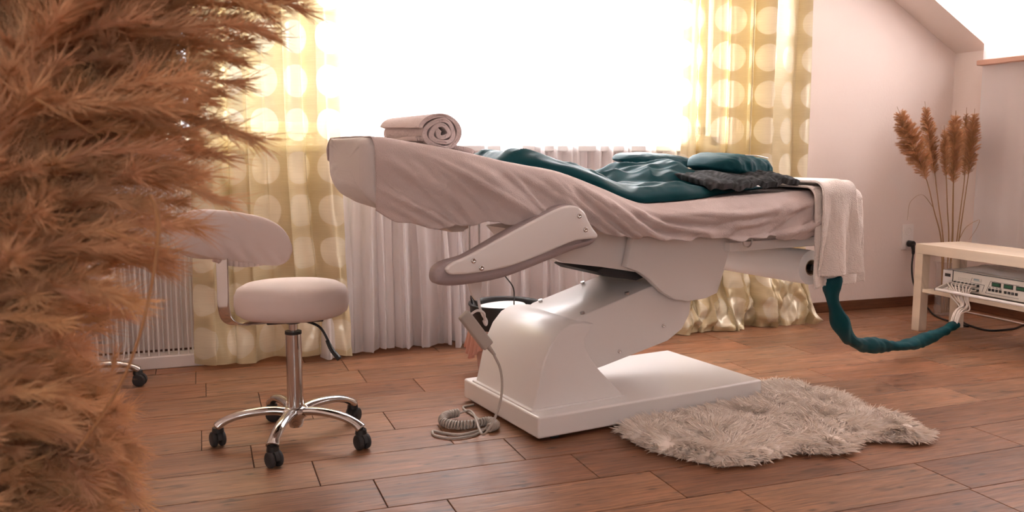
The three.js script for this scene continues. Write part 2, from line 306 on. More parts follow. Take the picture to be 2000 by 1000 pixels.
rail('curtain_rail', 'slim steel rail close to the wide window carrying the white sheers', -0.2, 2.85, -3.92, 2.33);
{ // left gold drape
  const p = pleats(3.6, 0.036, 31, 0.8);
  const g = hanging(-0.03, 0.575, 2.36, s => 0.012 + 0.012 * vnoise(s * 6, 1, 2), 0.03, 150, 120, (s, t) => {
    const q = p(s, t), low = sstep(0.55, 1, t); const n = fbm(s * 7, t * 9, 51, 3) - 0.5;
    return [q[0] + 0.05 * low * (s - 0.35) + 0.02 * low * n, -3.83 + q[1] * (1 - 0.45 * low) + 0.075 * low * n + 0.03 * sstep(0.9, 1, t) * Math.sin(s * 9)];
  });
  tag(obj('gold_curtain', g, M.gold), 'gold satin drape with large discs behind the white stool with backrest', 'curtain');
}
{ // right gold drape, its foot crumpled on the floor
  const p = pleats(4.3, 0.04, 77, 0.9);
  const g = hanging(2.25, 3.04, 2.36, s => 0.004, 0.1, 170, 170, (s, t) => {
    const q = p(s, t), low = sstep(0.68, 1, t), foot = sstep(0.84, 1, t); const n = fbm(s * 8, t * 11, 91, 4) - 0.5, r = Math.abs(fbm(s * 9 + t * 4, t * 10 - s * 3, 95, 3) - 0.5);
    return [q[0] + 0.04 * low * (s - 0.5) + 0.06 * foot * n, -3.83 + 0.035 * foot * (1 - Math.abs(2 * fbm(s * 17 - t * 9, t * 19 + s * 8, 97, 3) - 1) * 2.2) + q[1] * (1 - 0.4 * low) + 0.16 * foot * (1 - 2.4 * r) * 0.7 + 0.12 * low * n + 0.07 * foot * (1 - t) * 4, 0.03 * foot * r * (1 - t) * 8];
  });
  tag(obj('gold_curtain', g, M.gold), 'gold satin drape with large discs, crumpled on floor beyond the bed foot', 'curtain');
}
function sheerPanel(label, xa, xb, folds, seed, flare) {
  const p = pleats(folds, 0.021, seed, 1.1), q2 = pleats(folds * 2.3, 0.008, seed + 3, 1);
  const g = hanging(xa, xb, 2.32, s => 0.004 + 0.02 * vnoise(s * folds, 2, seed), 0, Math.round(folds * 30), 60, (s, t) => {
    const a = p(s, t), b = q2(s, t), low = sstep(0.6, 1, t);
    const lap = (0.055 * Math.sin(2 * Math.PI * (folds * 0.62 * s + 0.9 * vnoise(s * folds * 0.5, 7, seed))) * sstep(0.42, 0.62, vnoise(s * folds * 0.55, 9, seed + 40))) * (1 - 0.35 * t);
    return [a[0] + b[0] + lap + flare * low * (s - 0.5), -3.925 + (a[1] + b[1]) * (1 + 0.5 * low) + low * 0.07 + 0.08 * low * (vnoise(s * folds * 0.8, t * 3, seed + 20) - 0.5) * sstep(0.7, 1, t) * 1.6];
  });
  return tag(obj('sheer_curtain', g, M.sheer), label, 'sheer curtain');
}
sheerPanel('white sheer curtain panel beside the gold drape, below the bed head', 0.5, 1.13, 7.5, 201, 0.05);
sheerPanel('wide white sheer curtain panel across the window behind the bed', 1.12, 2.42, 13, 233, 0.04);
{ // dormer sheer hangs in the dormer opening
  const p = pleats(12, 0.012, 301, 1);
  const g = grid(240, 50, (s, t) => { const a = p(s, t); return V(4.135 + a[1], lerp(2.42, 0.32, t), lerp(DZ0 + 0.005, -1.6, s) + a[0]); }, (s, t) => [s * 3, t * 2]);
  tag(obj('sheer_curtain', g, M.sheer), 'white sheer curtain hanging in the dormer above the bench', 'sheer curtain');
  const r = thing('curtain_rail', 'slim steel rail inside the dormer carrying a white sheer', 'curtain rail');
  obj('pole', new THREE.CylinderGeometry(0.009, 0.009, 2.1, 12).rotateX(Math.PI / 2).translate(4.135, 2.43, -2.63), M.steel, r);
  for (const z of [-3.5, -1.8]) obj('bracket', rbox(0.07, 0.02, 0.015, 0.003, 4.167, 2.43, z), M.steel, r);
}

// ------------------------------------------------------------------ treatment bed (local: x = along the bed, z = towards the camera side)
const BED = [0.98, 0, -2.5], BEDTURN = THREE.MathUtils.degToRad(9);
const B = (u, h, v) => V(u, h, -v);
const bed = thing('treatment_bed', 'white electric treatment bed with scissor lift arm on a flat base', 'treatment bed', BED, BEDTURN);
const topH = curve([[-0.62, 0.972], [-0.566, 0.975], [-0.448, 0.948], [-0.292, 0.92], [-0.124, 0.882], [0.054, 0.85], [0.207, 0.8], [0.328, 0.756], [0.40, 0.742], [0.674, 0.751], [1.07, 0.768], [1.34, 0.775]]);
const hemH = curve([[-0.62, 0.80], [-0.563, 0.775], [-0.5, 0.735], [-0.452, 0.713], [-0.293, 0.704], [-0.124, 0.706], [0.055, 0.705], [0.15, 0.69], [0.249, 0.652], [0.456, 0.633], [0.679, 0.623], [1.124, 0.604], [1.34, 0.6]]);
const halfW = curve([[-0.62, 0.195], [-0.5, 0.22], [-0.2, 0.31], [0, 0.32], [1.34, 0.32]]), VC = 0.265;
{
  // base
  obj('base_plate', rbox(0.955, 0.072, 0.545, 0.008, 0.46, 0.049, -0.235, 3), M.bedWhite, bed);
  for (const x of [0.06, 0.86]) obj('base_foot', rbox(0.03, 0.013, 0.5, 0.003, x, 0.0065, -0.235), M.rubber, bed);
  // housing over the motor
  const hp = [[0.0, 0.083], [0.012, 0.13], [0.026, 0.19], [0.045, 0.25], [0.07, 0.3], [0.105, 0.338], [0.145, 0.356], [0.19, 0.357], [0.235, 0.35], [0.2, 0.3], [0.205, 0.268], [0.225, 0.235], [0.26, 0.19], [0.3, 0.15], [0.345, 0.105], [0.362, 0.083]];
  const housing = obj('housing', slab(hp, -0.445, -0.03, 0.006), M.bedWhite, bed);
  obj('housing_skirt', rbox(0.375, 0.008, 0.43, 0.003, 0.178, 0.087, -0.2375), M.bedWhite, bed);
  // lift arm
  const ap = [[0.15, 0.335], [0.2, 0.365], [0.33, 0.4], [0.5, 0.447], [0.62, 0.455], [0.672, 0.43], [0.685, 0.39], [0.678, 0.33], [0.645, 0.28], [0.58, 0.243], [0.45, 0.215], [0.3, 0.183], [0.22, 0.17]];
  const arm = obj('lift_arm', slab(ap.map(([x, y]) => [x + 0.012, y]), -0.4, -0.085, 0.004), M.bedWhite, bed);
  const scr = (x, y, z, p, r = 0.007) => obj('screw', lathe([[0, 0.0008], [r * 0.35, 0.0012], [r * 0.45, 0.003], [r * 0.8, 0.0032], [r, 0.001], [r * 1.05, -0.003]], 18).rotateX(Math.PI / 2).translate(x, y, z), M.chrome, p);
  scr(0.38, 0.228, -0.084, arm); scr(0.57, 0.3, -0.084, arm);
  for (const [u, h, v] of [[0.235, 0.375, 0.1], [0.235, 0.375, 0.38], [0.42, 0.428, 0.1], [0.42, 0.428, 0.38]]) obj('cap', new THREE.CylinderGeometry(0.008, 0.008, 0.008, 14).rotateZ(0.28).translate(u, h, -v), M.steel, arm);
  // carriage below the seat
  obj('seat_frame', [slab([[0.02, 0.66], [0.1, 0.575], [0.14, 0.555], [0.3, 0.53], [0.46, 0.5], [0.8, 0.5], [0.83, 0.6], [0.83, 0.665], [0.3, 0.69]], -0.4, -0.075, 0.004), rbox(0.3, 0.03, 0.42, 0.005, 0.28, 0.66, -0.245)], M.bedWhite, bed);
  const sp = [[0.395, 0.63], [0.375, 0.545], [0.37, 0.53], [0.42, 0.512], [0.47, 0.48], [0.53, 0.43], [0.58, 0.402], [0.64, 0.39], [0.72, 0.394], [0.775, 0.41], [0.795, 0.46], [0.825, 0.56], [0.83, 0.63]];
  for (const [a, b] of [[-0.07, -0.035], [-0.445, -0.41]]) obj('side_panel', slab(sp, a, b, 0.004), M.bedWhite, bed);
  obj('dark_gap_plate', slab([[0.29, 0.512], [0.32, 0.495], [0.46, 0.47], [0.5, 0.48], [0.46, 0.502], [0.32, 0.526]], -0.38, -0.1, 0.003), M.rubber, bed);  // dark plate standing in for the dark gap below the seat frame
  // upper frame under the mattress
  obj('foot_frame', [rbox(0.56, 0.035, 0.03, 0.004, 1.08, 0.578, -0.02), rbox(0.56, 0.035, 0.03, 0.004, 1.08, 0.578, -0.51), rbox(0.03, 0.035, 0.5, 0.004, 1.32, 0.578, -0.265), rbox(0.5, 0.06, 0.4, 0.004, 1.04, 0.59, -0.265)], M.bedWhite, bed);
  for (const z of [-0.003, -0.53]) obj('roll_bracket', rbox(0.035, 0.16, 0.008, 0.003, 1.265, 0.52, z), M.bedWhite, bed);
  obj('roll_rod', new THREE.CylinderGeometry(0.012, 0.012, 0.54, 16).rotateX(Math.PI / 2).translate(1.215, 0.478, -0.267), M.black, bed);
  obj('ring', new THREE.TorusGeometry(0.022, 0.003, 8, 24).translate(0.845, 0.602, 0.035), M.steel, bed);
  // mattress in two hinged cushions
  const inner = (ua, ub) => { const rings = []; for (let i = 0; i <= 40; i++) { const u = lerp(ua, ub, i / 40), w = halfW(u) - 0.012, T = topH(u) - 0.012, b = Math.max(hemH(u) + 0.012, T - 0.16) + 0.13 * sstep(-0.25, -0.49, u), r = []; for (let k = 0; k < 40; k++) { const a = k / 40 * 2 * Math.PI, c = Math.cos(a), s = Math.sin(a); r.push(B(u, (T + b) / 2 + (T - b) / 2 * Math.sign(s) * Math.abs(s) ** 0.35, VC - w * Math.sign(c) * Math.abs(c) ** 0.2)); } rings.push(r); } return loft(rings); };
  obj('back_cushion', inner(-0.49, 0.31), M.mattress, bed);
  obj('seat_cushion', inner(0.315, 1.325), M.mattress, bed);
  // headrest with its own pale cover
  { const rings = []; for (let i = 0; i <= 26; i++) { const th = i / 26, u = i < 12 ? lerp(-0.42, -0.498, i / 12) : -0.498 - 0.04 * Math.sin((i - 12) / 14 * Math.PI / 2), k = i < 12 ? 0 : 1 - Math.cos((i - 12) / 14 * Math.PI / 2); const w = halfW(u) - 0.002 - 0.05 * k, T = topH(u) + 0.001 - 0.03 * k, b0 = hemH(u) + 0.002 + 0.035 * k, r = [];
      for (let q = 0; q < 56; q++) { const a = q / 56 * 2 * Math.PI, c = Math.cos(a), s = Math.sin(a), n = 0.016 * (fbm(c * 2 + u * 9, s * 2 + u * 14, 11, 3) - 0.5); const far = (1 - c) / 2, b = b0 + 0.075 * far; r.push(B(u + n * 0.6 + 0.02 * far * k, (T + b) / 2 + ((T - b) / 2 + n) * Math.sign(s) * Math.abs(s) ** 0.36, VC - (w + n) * Math.sign(c) * Math.abs(c) ** 0.32)); } rings.push(r); }
    rings.reverse(); obj('headrest', loft(rings), M.headCover, bed); }
  // armrests: a moulded board with its screws on a grey pad
  const padOutline = [[-0.392, 0.585], [-0.392, 0.552], [-0.36, 0.54], [-0.25, 0.541], [-0.168, 0.551], [-0.05, 0.583], [0.06, 0.615], [0.138, 0.634], [0.153, 0.655], [0.128, 0.68], [0.112, 0.7], [0.096, 0.735], [0.062, 0.757], [0.02, 0.757], [-0.06, 0.728], [-0.168, 0.682], [-0.3, 0.622], [-0.37, 0.605]];
  const boardOutline = [[-0.37, 0.59], [-0.36, 0.577], [-0.33, 0.573], [-0.25, 0.576], [-0.168, 0.586], [-0.05, 0.617], [0.06, 0.65], [0.138, 0.656], [0.142, 0.662], [0.124, 0.685], [0.108, 0.708], [0.09, 0.738], [0.06, 0.755], [0.02, 0.755], [-0.06, 0.727], [-0.168, 0.682], [-0.3, 0.625], [-0.355, 0.605]];
  const arest = obj('armrest', slab(boardOutline, 0.108, 0.125, 0.006, true), M.bedWhite, bed);
  obj('armrest_pad', slab(padOutline, 0.045, 0.11, 0.02, true), M.padGrey, arest);
  for (const [x, y] of [[-0.285, 0.61], [0.072, 0.725], [-0.26, 0.588], [0.095, 0.682]]) { scr(x, y, 0.126, arest, 0.008); }
  obj('armrest_hinge', sweep([V(0.05, 0.7, 0.06), V(0.07, 0.68, -0.06)], () => [0.018, 0.018], 5, 14), M.steel, arest);
  // backrest support strut
  obj('backrest_strut', slab([[-0.28, 0.735], [-0.26, 0.69], [-0.22, 0.665], [-0.18, 0.665], [-0.1, 0.71], [0.1, 0.72], [0.1, 0.75]], -0.36, -0.16, 0.004), M.bedWhite, bed);
  // hanger for the handset
  const hang = obj('handset_hanger', [slab([[-0.19, 0.535], [-0.188, 0.5], [-0.178, 0.468], [-0.165, 0.45], [-0.152, 0.452], [-0.146, 0.475], [-0.143, 0.535]], -0.118, -0.1, 0.004)], M.plasticWhite, bed);
  for (const x of [-0.184, -0.15]) obj('hanger_rod', sweep([V(x, 0.7, -0.11), V(x, 0.53, -0.11)], () => [0.003, 0.003], 4, 8), M.steel, hang);
  obj('hook', tube([V(-0.158, 0.46, -0.1), V(-0.156, 0.43, -0.095), V(-0.15, 0.405, -0.085), V(-0.145, 0.39, -0.07), V(-0.155, 0.38, -0.055), V(-0.165, 0.395, -0.05)], 0.0045, 30, 8), M.plasticWhite, hang);
}
// bed sheet
{
  const s = thing('bed_sheet', 'rose grey fleece sheet spread over the treatment bed, hanging down its side', 'bed sheet', BED, BEDTURN);
  const UA = -0.515, UB = 1.335, NU = 260, NV = 190;
  const g = grid(NU, NV, (a, b) => {
    const u = lerp(UA, UB, a), w = halfW(u) + 0.004, T = topH(u) + 0.002 - 0.007 * sstep(-0.47, -0.515, u), H = hemH(u) + 0.006 * Math.sin(u * 23) + 0.004 * Math.sin(u * 57) + (b > 0.5 ? 0.14 * sstep(-0.25, -0.515, u) : 0);
    const R = 0.035, side = T - H - R, topL = 2 * (w - R), arc = R * Math.PI / 2, L = 2 * side + 2 * arc + topL; let l = b * L, v, h, out = 0, edge;
    const flip = l > L / 2; if (flip) l = L - l;
    if (l < side) { v = -w; h = H + l; edge = 1; } else if (l < side + arc) { const q = (l - side) / R; v = -w + R * (1 - Math.cos(q)); h = T - R + R * Math.sin(q); edge = 1 - q / (Math.PI / 2) * 0.8; } else { const q = l - side - arc; v = -w + R + q; h = T; edge = 0.2; }
    // folds: long creases running down towards the foot on the raised back, swags along the seat
    const k = clamp((T - h) / (T - H)), dep = T - h, head = sstep(0.3, 0.0, u), sd = flip ? 300 : 0;
    const rid = (g, f, q, p) => { const n = vnoise(g * f, q, p + sd) * 0.7 + 0.3 * vnoise(g * f * 2.3, q * 1.7, p + 50 + sd); return Math.max(0, 1 - Math.abs(2 * n - 1) * 1.6) ** 1.6; };
    const gh = dep - 0.42 * u, gs = dep + 0.26 * ((u - 0.78) / 0.42) ** 2 * 0.22, win = sstep(0.04, 0.35, k);
    let d = head * win * (0.03 * rid(gh, 13, u * 1.6, 21) + 0.014 * rid(dep - 0.9 * u, 16, u * 2 + dep * 3, 24));
    d += (1 - head) * win * (0.028 * rid(gs, 24, u * 2.2, 31) + 0.016 * rid(dep + 0.5 * u, 18, u * 2.4, 34));
    d += 0.006 * (fbm(u * 22, h * 22, 44, 3) - 0.5) + 0.008 * k * k * Math.sin(u * 21 + 3 * Math.sin(u * 6));
    d *= sstep(-0.515, -0.4, u) * 0.85 + 0.15;
    const bulge = 0.018 * Math.sin(Math.PI * clamp(k)) + 0.02 * k * sstep(-0.1, 0.3, u);
    if (edge > 0.25) v -= (d + bulge * 0.5) * edge; else h += 0.006 * (fbm(u * 5, v * 6, 71, 3) - 0.5);
    if (flip) v = -v;
    return B(u, h, VC + v);
  }, (a, b) => [a * 1.9, b * 1.1]);
  obj('cloth', thicken(g, -0.004, NU, NV), M.sheet, s);
}
// rolled towel and the folded towel below it
{
  const t = thing('rolled_towel', 'rolled rose towel with spiral end on the bed head', 'towel', BED, BEDTURN);
  const c = [-0.285, 0.972], turns = 3.1, band = 0.0155;
  const outer = [], inn = []; const N = 150;
  for (let i = 0; i <= N; i++) { const q = i / N, a = q * turns * 2 * Math.PI, r = 0.009 + 0.0165 * a / (2 * Math.PI) + 0.0016 * Math.sin(a * 3.3 + 1); const sx = 1.16, sy = 0.92; outer.push([c[0] + sx * (r + band / 2 * 0.93) * Math.cos(a + 2.2), c[1] + sy * (r + band / 2 * 0.93) * Math.sin(a + 2.2)]); inn.push([c[0] + sx * (r - band / 2 * 0.93) * Math.cos(a + 2.2), c[1] + sy * (r - band / 2 * 0.93) * Math.sin(a + 2.2)]); }
  const g = slab([...outer, ...inn.reverse()], -0.47, -0.09, 0.003);
  { const P = g.attributes.position; for (let i = 0; i < P.count; i++) { const z = P.getZ(i), k = (z + 0.09) / -0.38; P.setXYZ(i, P.getX(i) + 0.02 * k + 0.003 * Math.sin(z * 40), P.getY(i) + 0.006 * k + 0.003 * Math.sin(z * 26 + P.getX(i) * 30), z + 0.006 * Math.sin(P.getX(i) * 60)); } g.computeVertexNormals(); }
  obj('cloth', g, M.towelRose, t);
  const f = thing('folded_towel', 'flat folded rose towel under the rolled towel', 'towel', BED, BEDTURN);
  const g2 = grid(26, 30, (a, b) => { const u = lerp(-0.36, -0.175, a), v = lerp(0.1, 0.46, b); return B(u, topH(u) + 0.02 - 0.004 * (2 * a - 1) ** 6 + 0.002 * Math.sin(a * 15 + b * 8), v); });
  obj('cloth', thicken(g2, -0.013, 26, 30), M.towelRose, f);
}
// teal body suit
{
  const s = thing('body_suit', 'teal compression body suit lying crumpled along the bed', 'body suit', BED, BEDTURN);
  const nearV = curve([[-0.05, 0.2], [0.02, 0.08], [0.1, 0.02], [0.2, -0.01], [0.33, -0.025], [0.5, -0.02], [0.66, -0.01], [0.8, 0.06], [0.95, 0.12], [1.1, 0.14]]);
  const farV = curve([[-0.05, 0.42], [0.1, 0.5], [0.6, 0.53], [1.1, 0.5]]);
  const thick = curve([[-0.05, 0.012], [0.0, 0.045], [0.12, 0.052], [0.25, 0.06], [0.34, 0.068], [0.45, 0.085], [0.6, 0.098], [0.75, 0.09], [0.88, 0.04], [1.0, 0.025], [1.1, 0.01]]);
  const NU = 150, NC = 110, rings = [];
  for (let i = 0; i <= NU; i++) {
    const u = lerp(-0.05, 1.09, i / NU), a = nearV(u) + 0.012 * (fbm(u * 9, 2, 5, 3) - 0.5), b = farV(u), r = [], base = topH(u) + 0.009, T = thick(u);
    for (let k = 0; k < NC; k++) {
      const q = k / NC, up = q < 0.78; let v, h;
      if (up) { const x = q / 0.78; v = lerp(a, b, x); const e = Math.sin(Math.PI * clamp(x)) ** 0.42; let cr = 0; const wv = v * 8, wu = u * 3.4;
        cr = 0.9 * (1 - Math.abs(2 * fbm(wu + wv * 0.55, wv - wu * 0.35, 13, 3) - 1) * 2.4) * 0.028 + 0.9 * (1 - Math.abs(2 * fbm(wu * 2.1 - wv, wv * 1.2 + wu, 19, 2) - 1) * 2) * 0.015;
        h = base + T * e * (0.82 + 0.18 * Math.sin(v * 13 + u * 6)) + cr * Math.min(1, e * 1.1) * clamp(T / 0.04); }
      else { const x = (q - 0.78) / 0.22; v = lerp(b, a, x); h = base - 0.002; }
      r.push(B(u, Math.max(h, base - 0.002), v));
    }
    rings.push(r);
  }
  obj('suit_body', loft(rings), M.teal, s);
  // folded sleeves lying on top
  const lump = (c, L, W, H, turn, tilt, seed, mat, name, flat = 0.6) => { const R = []; const n = 44, m = 56; for (let i = 0; i <= n; i++) { const x = -1 + 2 * i / n, e = Math.max(0.02, (1 - Math.abs(x) ** 3.2)) ** 0.5, r = []; for (let k = 0; k < m; k++) { const a = k / m * 2 * Math.PI, ca = Math.cos(a), sa = Math.sin(a); const nz = (1 - Math.abs(2 * fbm(x * 3.2 + ca, a * 0.9 + x * 2, seed, 3) - 1) * 2) * 0.13; r.push(V(x * L + 0.01 * nz, H * e * Math.sign(sa) * Math.abs(sa) ** flat * (sa > 0 ? 1 + nz : 0.55), W * e ** 0.7 * Math.sign(ca) * Math.abs(ca) ** 0.6 * (1 + nz * 0.4))); } R.push(r); } const g = loft(R); g.rotateX(tilt[0]); g.rotateZ(tilt[1]); g.rotateY(turn); g.translate(c.x, c.y, c.z); return obj(name, g, mat, s); };
  lump(B(0.97, 0.858, 0.2), 0.165, 0.12, 0.048, 0.12, [0.06, -0.06], 33, M.teal, 'folded_sleeve');
  lump(B(0.78, 0.878, 0.42), 0.2, 0.07, 0.03, 0.1, [0.1, -0.05], 43, M.teal, 'folded_sleeve');
  obj('zip', tube([B(0.93, 0.905, 0.08), B(0.99, 0.902, 0.078), B(1.05, 0.893, 0.085)], 0.0022, 20, 6), M.steel, s);
}
// grey fleece cloth near the foot
{
  const t = thing('fleece_cloth', 'dark grey fleece cloth folded under the teal suit at the bed foot', 'cloth', BED, BEDTURN);
  const g = grid(60, 40, (a, b) => { const u = lerp(0.7 - 0.1 * b, 1.09, a), v = lerp(-0.03 + 0.03 * (1 - sstep(0, 0.3, a)), 0.3, b); return B(u, topH(u) + 0.03 + 0.016 * sstep(0, 0.1, b) * sstep(1, 0.93, a) + 0.02 * sstep(0.1, 0.5, b) + 0.005 * Math.sin(a * 17 + b * 5) + 0.004 * Math.sin(a * 41), v); });
  obj('cloth', thicken(g, -0.02, 60, 40), M.fleece, t);
}
// towel over the foot end
{
  const t = thing('hanging_towel', 'cream towel hanging over the foot end of the treatment bed', 'towel', BED, BEDTURN);
  const layer = (ua, ub, hem, off, seed) => { const NU = 60, NV = 90; const g = grid(NU, NV, (a, b) => {
      const L1 = 0.33, drop = 0.795 - hem, R = 0.04, arc = R * Math.PI / 2, L = drop - R + arc + L1; let l = b * L, v, h, k = 0;
      const u0 = lerp(ua, ub, a), T = topH(u0) + 0.014 + off, w = 0.05 + off + 0.05;
      if (l < drop - R) { v = -w; h = T - drop + l; k = 1 - l / (drop - R); } else if (l < drop - R + arc) { const q = (l - drop + R) / R; v = -w + R * (1 - Math.cos(q)); h = T - R + R * Math.sin(q); } else { v = -w + R + (l - drop + R - arc); h = T; }
      const f = 0.034 * (Math.abs(Math.sin(a * 5.2 + seed * 0.7 + 0.9 * k)) ** 0.8 - 0.5) * (0.2 + 0.8 * k) + 0.012 * (fbm(a * 5 + seed, k * 2.5, seed, 3) - 0.5) * 2;
      if (k > 0) v -= f * Math.min(1, k * 3 + 0.15); else h += 0.004 * Math.sin(a * 9 + seed) + (u0 > 1.3 ? -(u0 - 1.3) * 0.25 : 0);
      return B(u0 + 0.045 * k * (a - 0.35) + 0.035 * k, h, v + (k > 0 ? 0.02 * k : 0)); }, (a, b) => [a * 0.25, b * 0.8]); return obj('cloth', thicken(g, -0.007, NU, NV), M.towelCream, t); };
  layer(1.10, 1.345, 0.43, 0.0, 1.2);
  const o = layer(1.115, 1.285, 0.45, 0.022, 2.6);
  o.name = 'folded_layer';
}
// paper roll below the foot end
{
  const t = thing('paper_roll', 'white paper couch roll below the foot end of the bed', 'paper roll', BED, BEDTURN);
  const pts = [[0.03, 0], [0.0655, 0], [0.066, 0.002], [0.066, 0.488], [0.0655, 0.49], [0.03, 0.49], [0.03, 0]];
  obj('paper', lathe(pts, 56).rotateX(-Math.PI / 2).translate(1.215, 0.478, -0.005), M.paper, t);
  obj('core', lathe([[0.0275, 0], [0.0305, 0], [0.0305, 0.492], [0.0275, 0.492], [0.0275, 0]], 40).rotateX(-Math.PI / 2).translate(1.215, 0.478, -0.004), std({ color: lin(0.36, 0.25, 0.17), roughness: 0.9 }), t);
}
// handset with coiled lead
{
  const t = thing('hand_control', 'beige hand control hanging at the bed base, coiled lead on the floor', 'hand control', BED, BEDTURN);
  const a = B(-0.268, 0.437, -0.02), b = B(-0.186, 0.33, -0.02), d = b.clone().sub(a), mid = a.clone().add(b).multiplyScalar(0.5);
  const body = obj('handset_body', rbox(d.length(), 0.038, 0.024, 0.006, 0, 0, 0, 3), M.handset, t); body.position.copy(mid); body.rotation.z = Math.atan2(d.y, d.x);
  for (let i = 0; i < 4; i++) obj('key', rbox(0.014, 0.009, 0.004, 0.0015, -0.045 + i * 0.02, 0.004, -0.013), M.plasticWhite, body);
  obj('strain_relief', new THREE.CylinderGeometry(0.008, 0.0045, 0.04, 14).rotateZ(Math.PI / 2).translate(d.length() / 2 + 0.018, 0, 0), M.handset, body);
  obj('belt_clip', tube([V(-0.05, 0.018, 0), V(-0.045, 0.04, 0.0), V(-0.02, 0.055, -0.01), V(0.01, 0.05, -0.03)], 0.004, 20, 8), M.plasticWhite, body);
  const loc = (px, py, h = 0.008) => { const p = onFloor(px, py, h); bed.updateMatrixWorld(); return bed.worldToLocal(p); };
  const lead = [B(-0.165, 0.3, -0.02), B(-0.15, 0.26, -0.03), B(-0.148, 0.2, -0.04), B(-0.17, 0.13, -0.05), B(-0.21, 0.07, -0.05), loc(915, 802, 0.03), loc(895, 808, 0.02)];
  obj('lead', tube(lead, 0.0042, 80, 8), M.handset, t);
  // coil
  const path = new THREE.CatmullRomCurve3([loc(895, 806, 0.022), loc(870, 812, 0.022), loc(866, 824, 0.02), loc(890, 830, 0.016), loc(925, 828, 0.016), loc(955, 822, 0.016), loc(968, 830, 0.016), loc(955, 836, 0.016)], false, 'centripetal');
  const pts = []; const turns = 40, N = turns * 14; for (let i = 0; i <= N; i++) { const q = i / N, p = path.getPoint(q), tn = path.getTangent(q), sd = new THREE.Vector3().crossVectors(tn, V(0, 1, 0)).normalize(), up = new THREE.Vector3().crossVectors(sd, tn), an = q * turns * 2 * Math.PI; pts.push(p.addScaledVector(sd, 0.0115 * Math.cos(an)).addScaledVector(up, 0.0115 * Math.sin(an))); }
  obj('coiled_lead', new THREE.TubeGeometry(new THREE.CatmullRomCurve3(pts), N, 0.0042, 6), M.handset, t);
  obj('lead_loop', tube([loc(955, 836, 0.012), loc(930, 842, 0.006), loc(900, 849, 0.005), loc(868, 846, 0.005), loc(846, 842, 0.005), loc(850, 851, 0.005), loc(885, 856, 0.005), loc(925, 850, 0.005), loc(950, 834, 0.005), loc(930, 815, 0.005), loc(905, 795, 0.005), loc(925, 790, 0.005)], 0.004, 140, 8), M.handset, t);
}

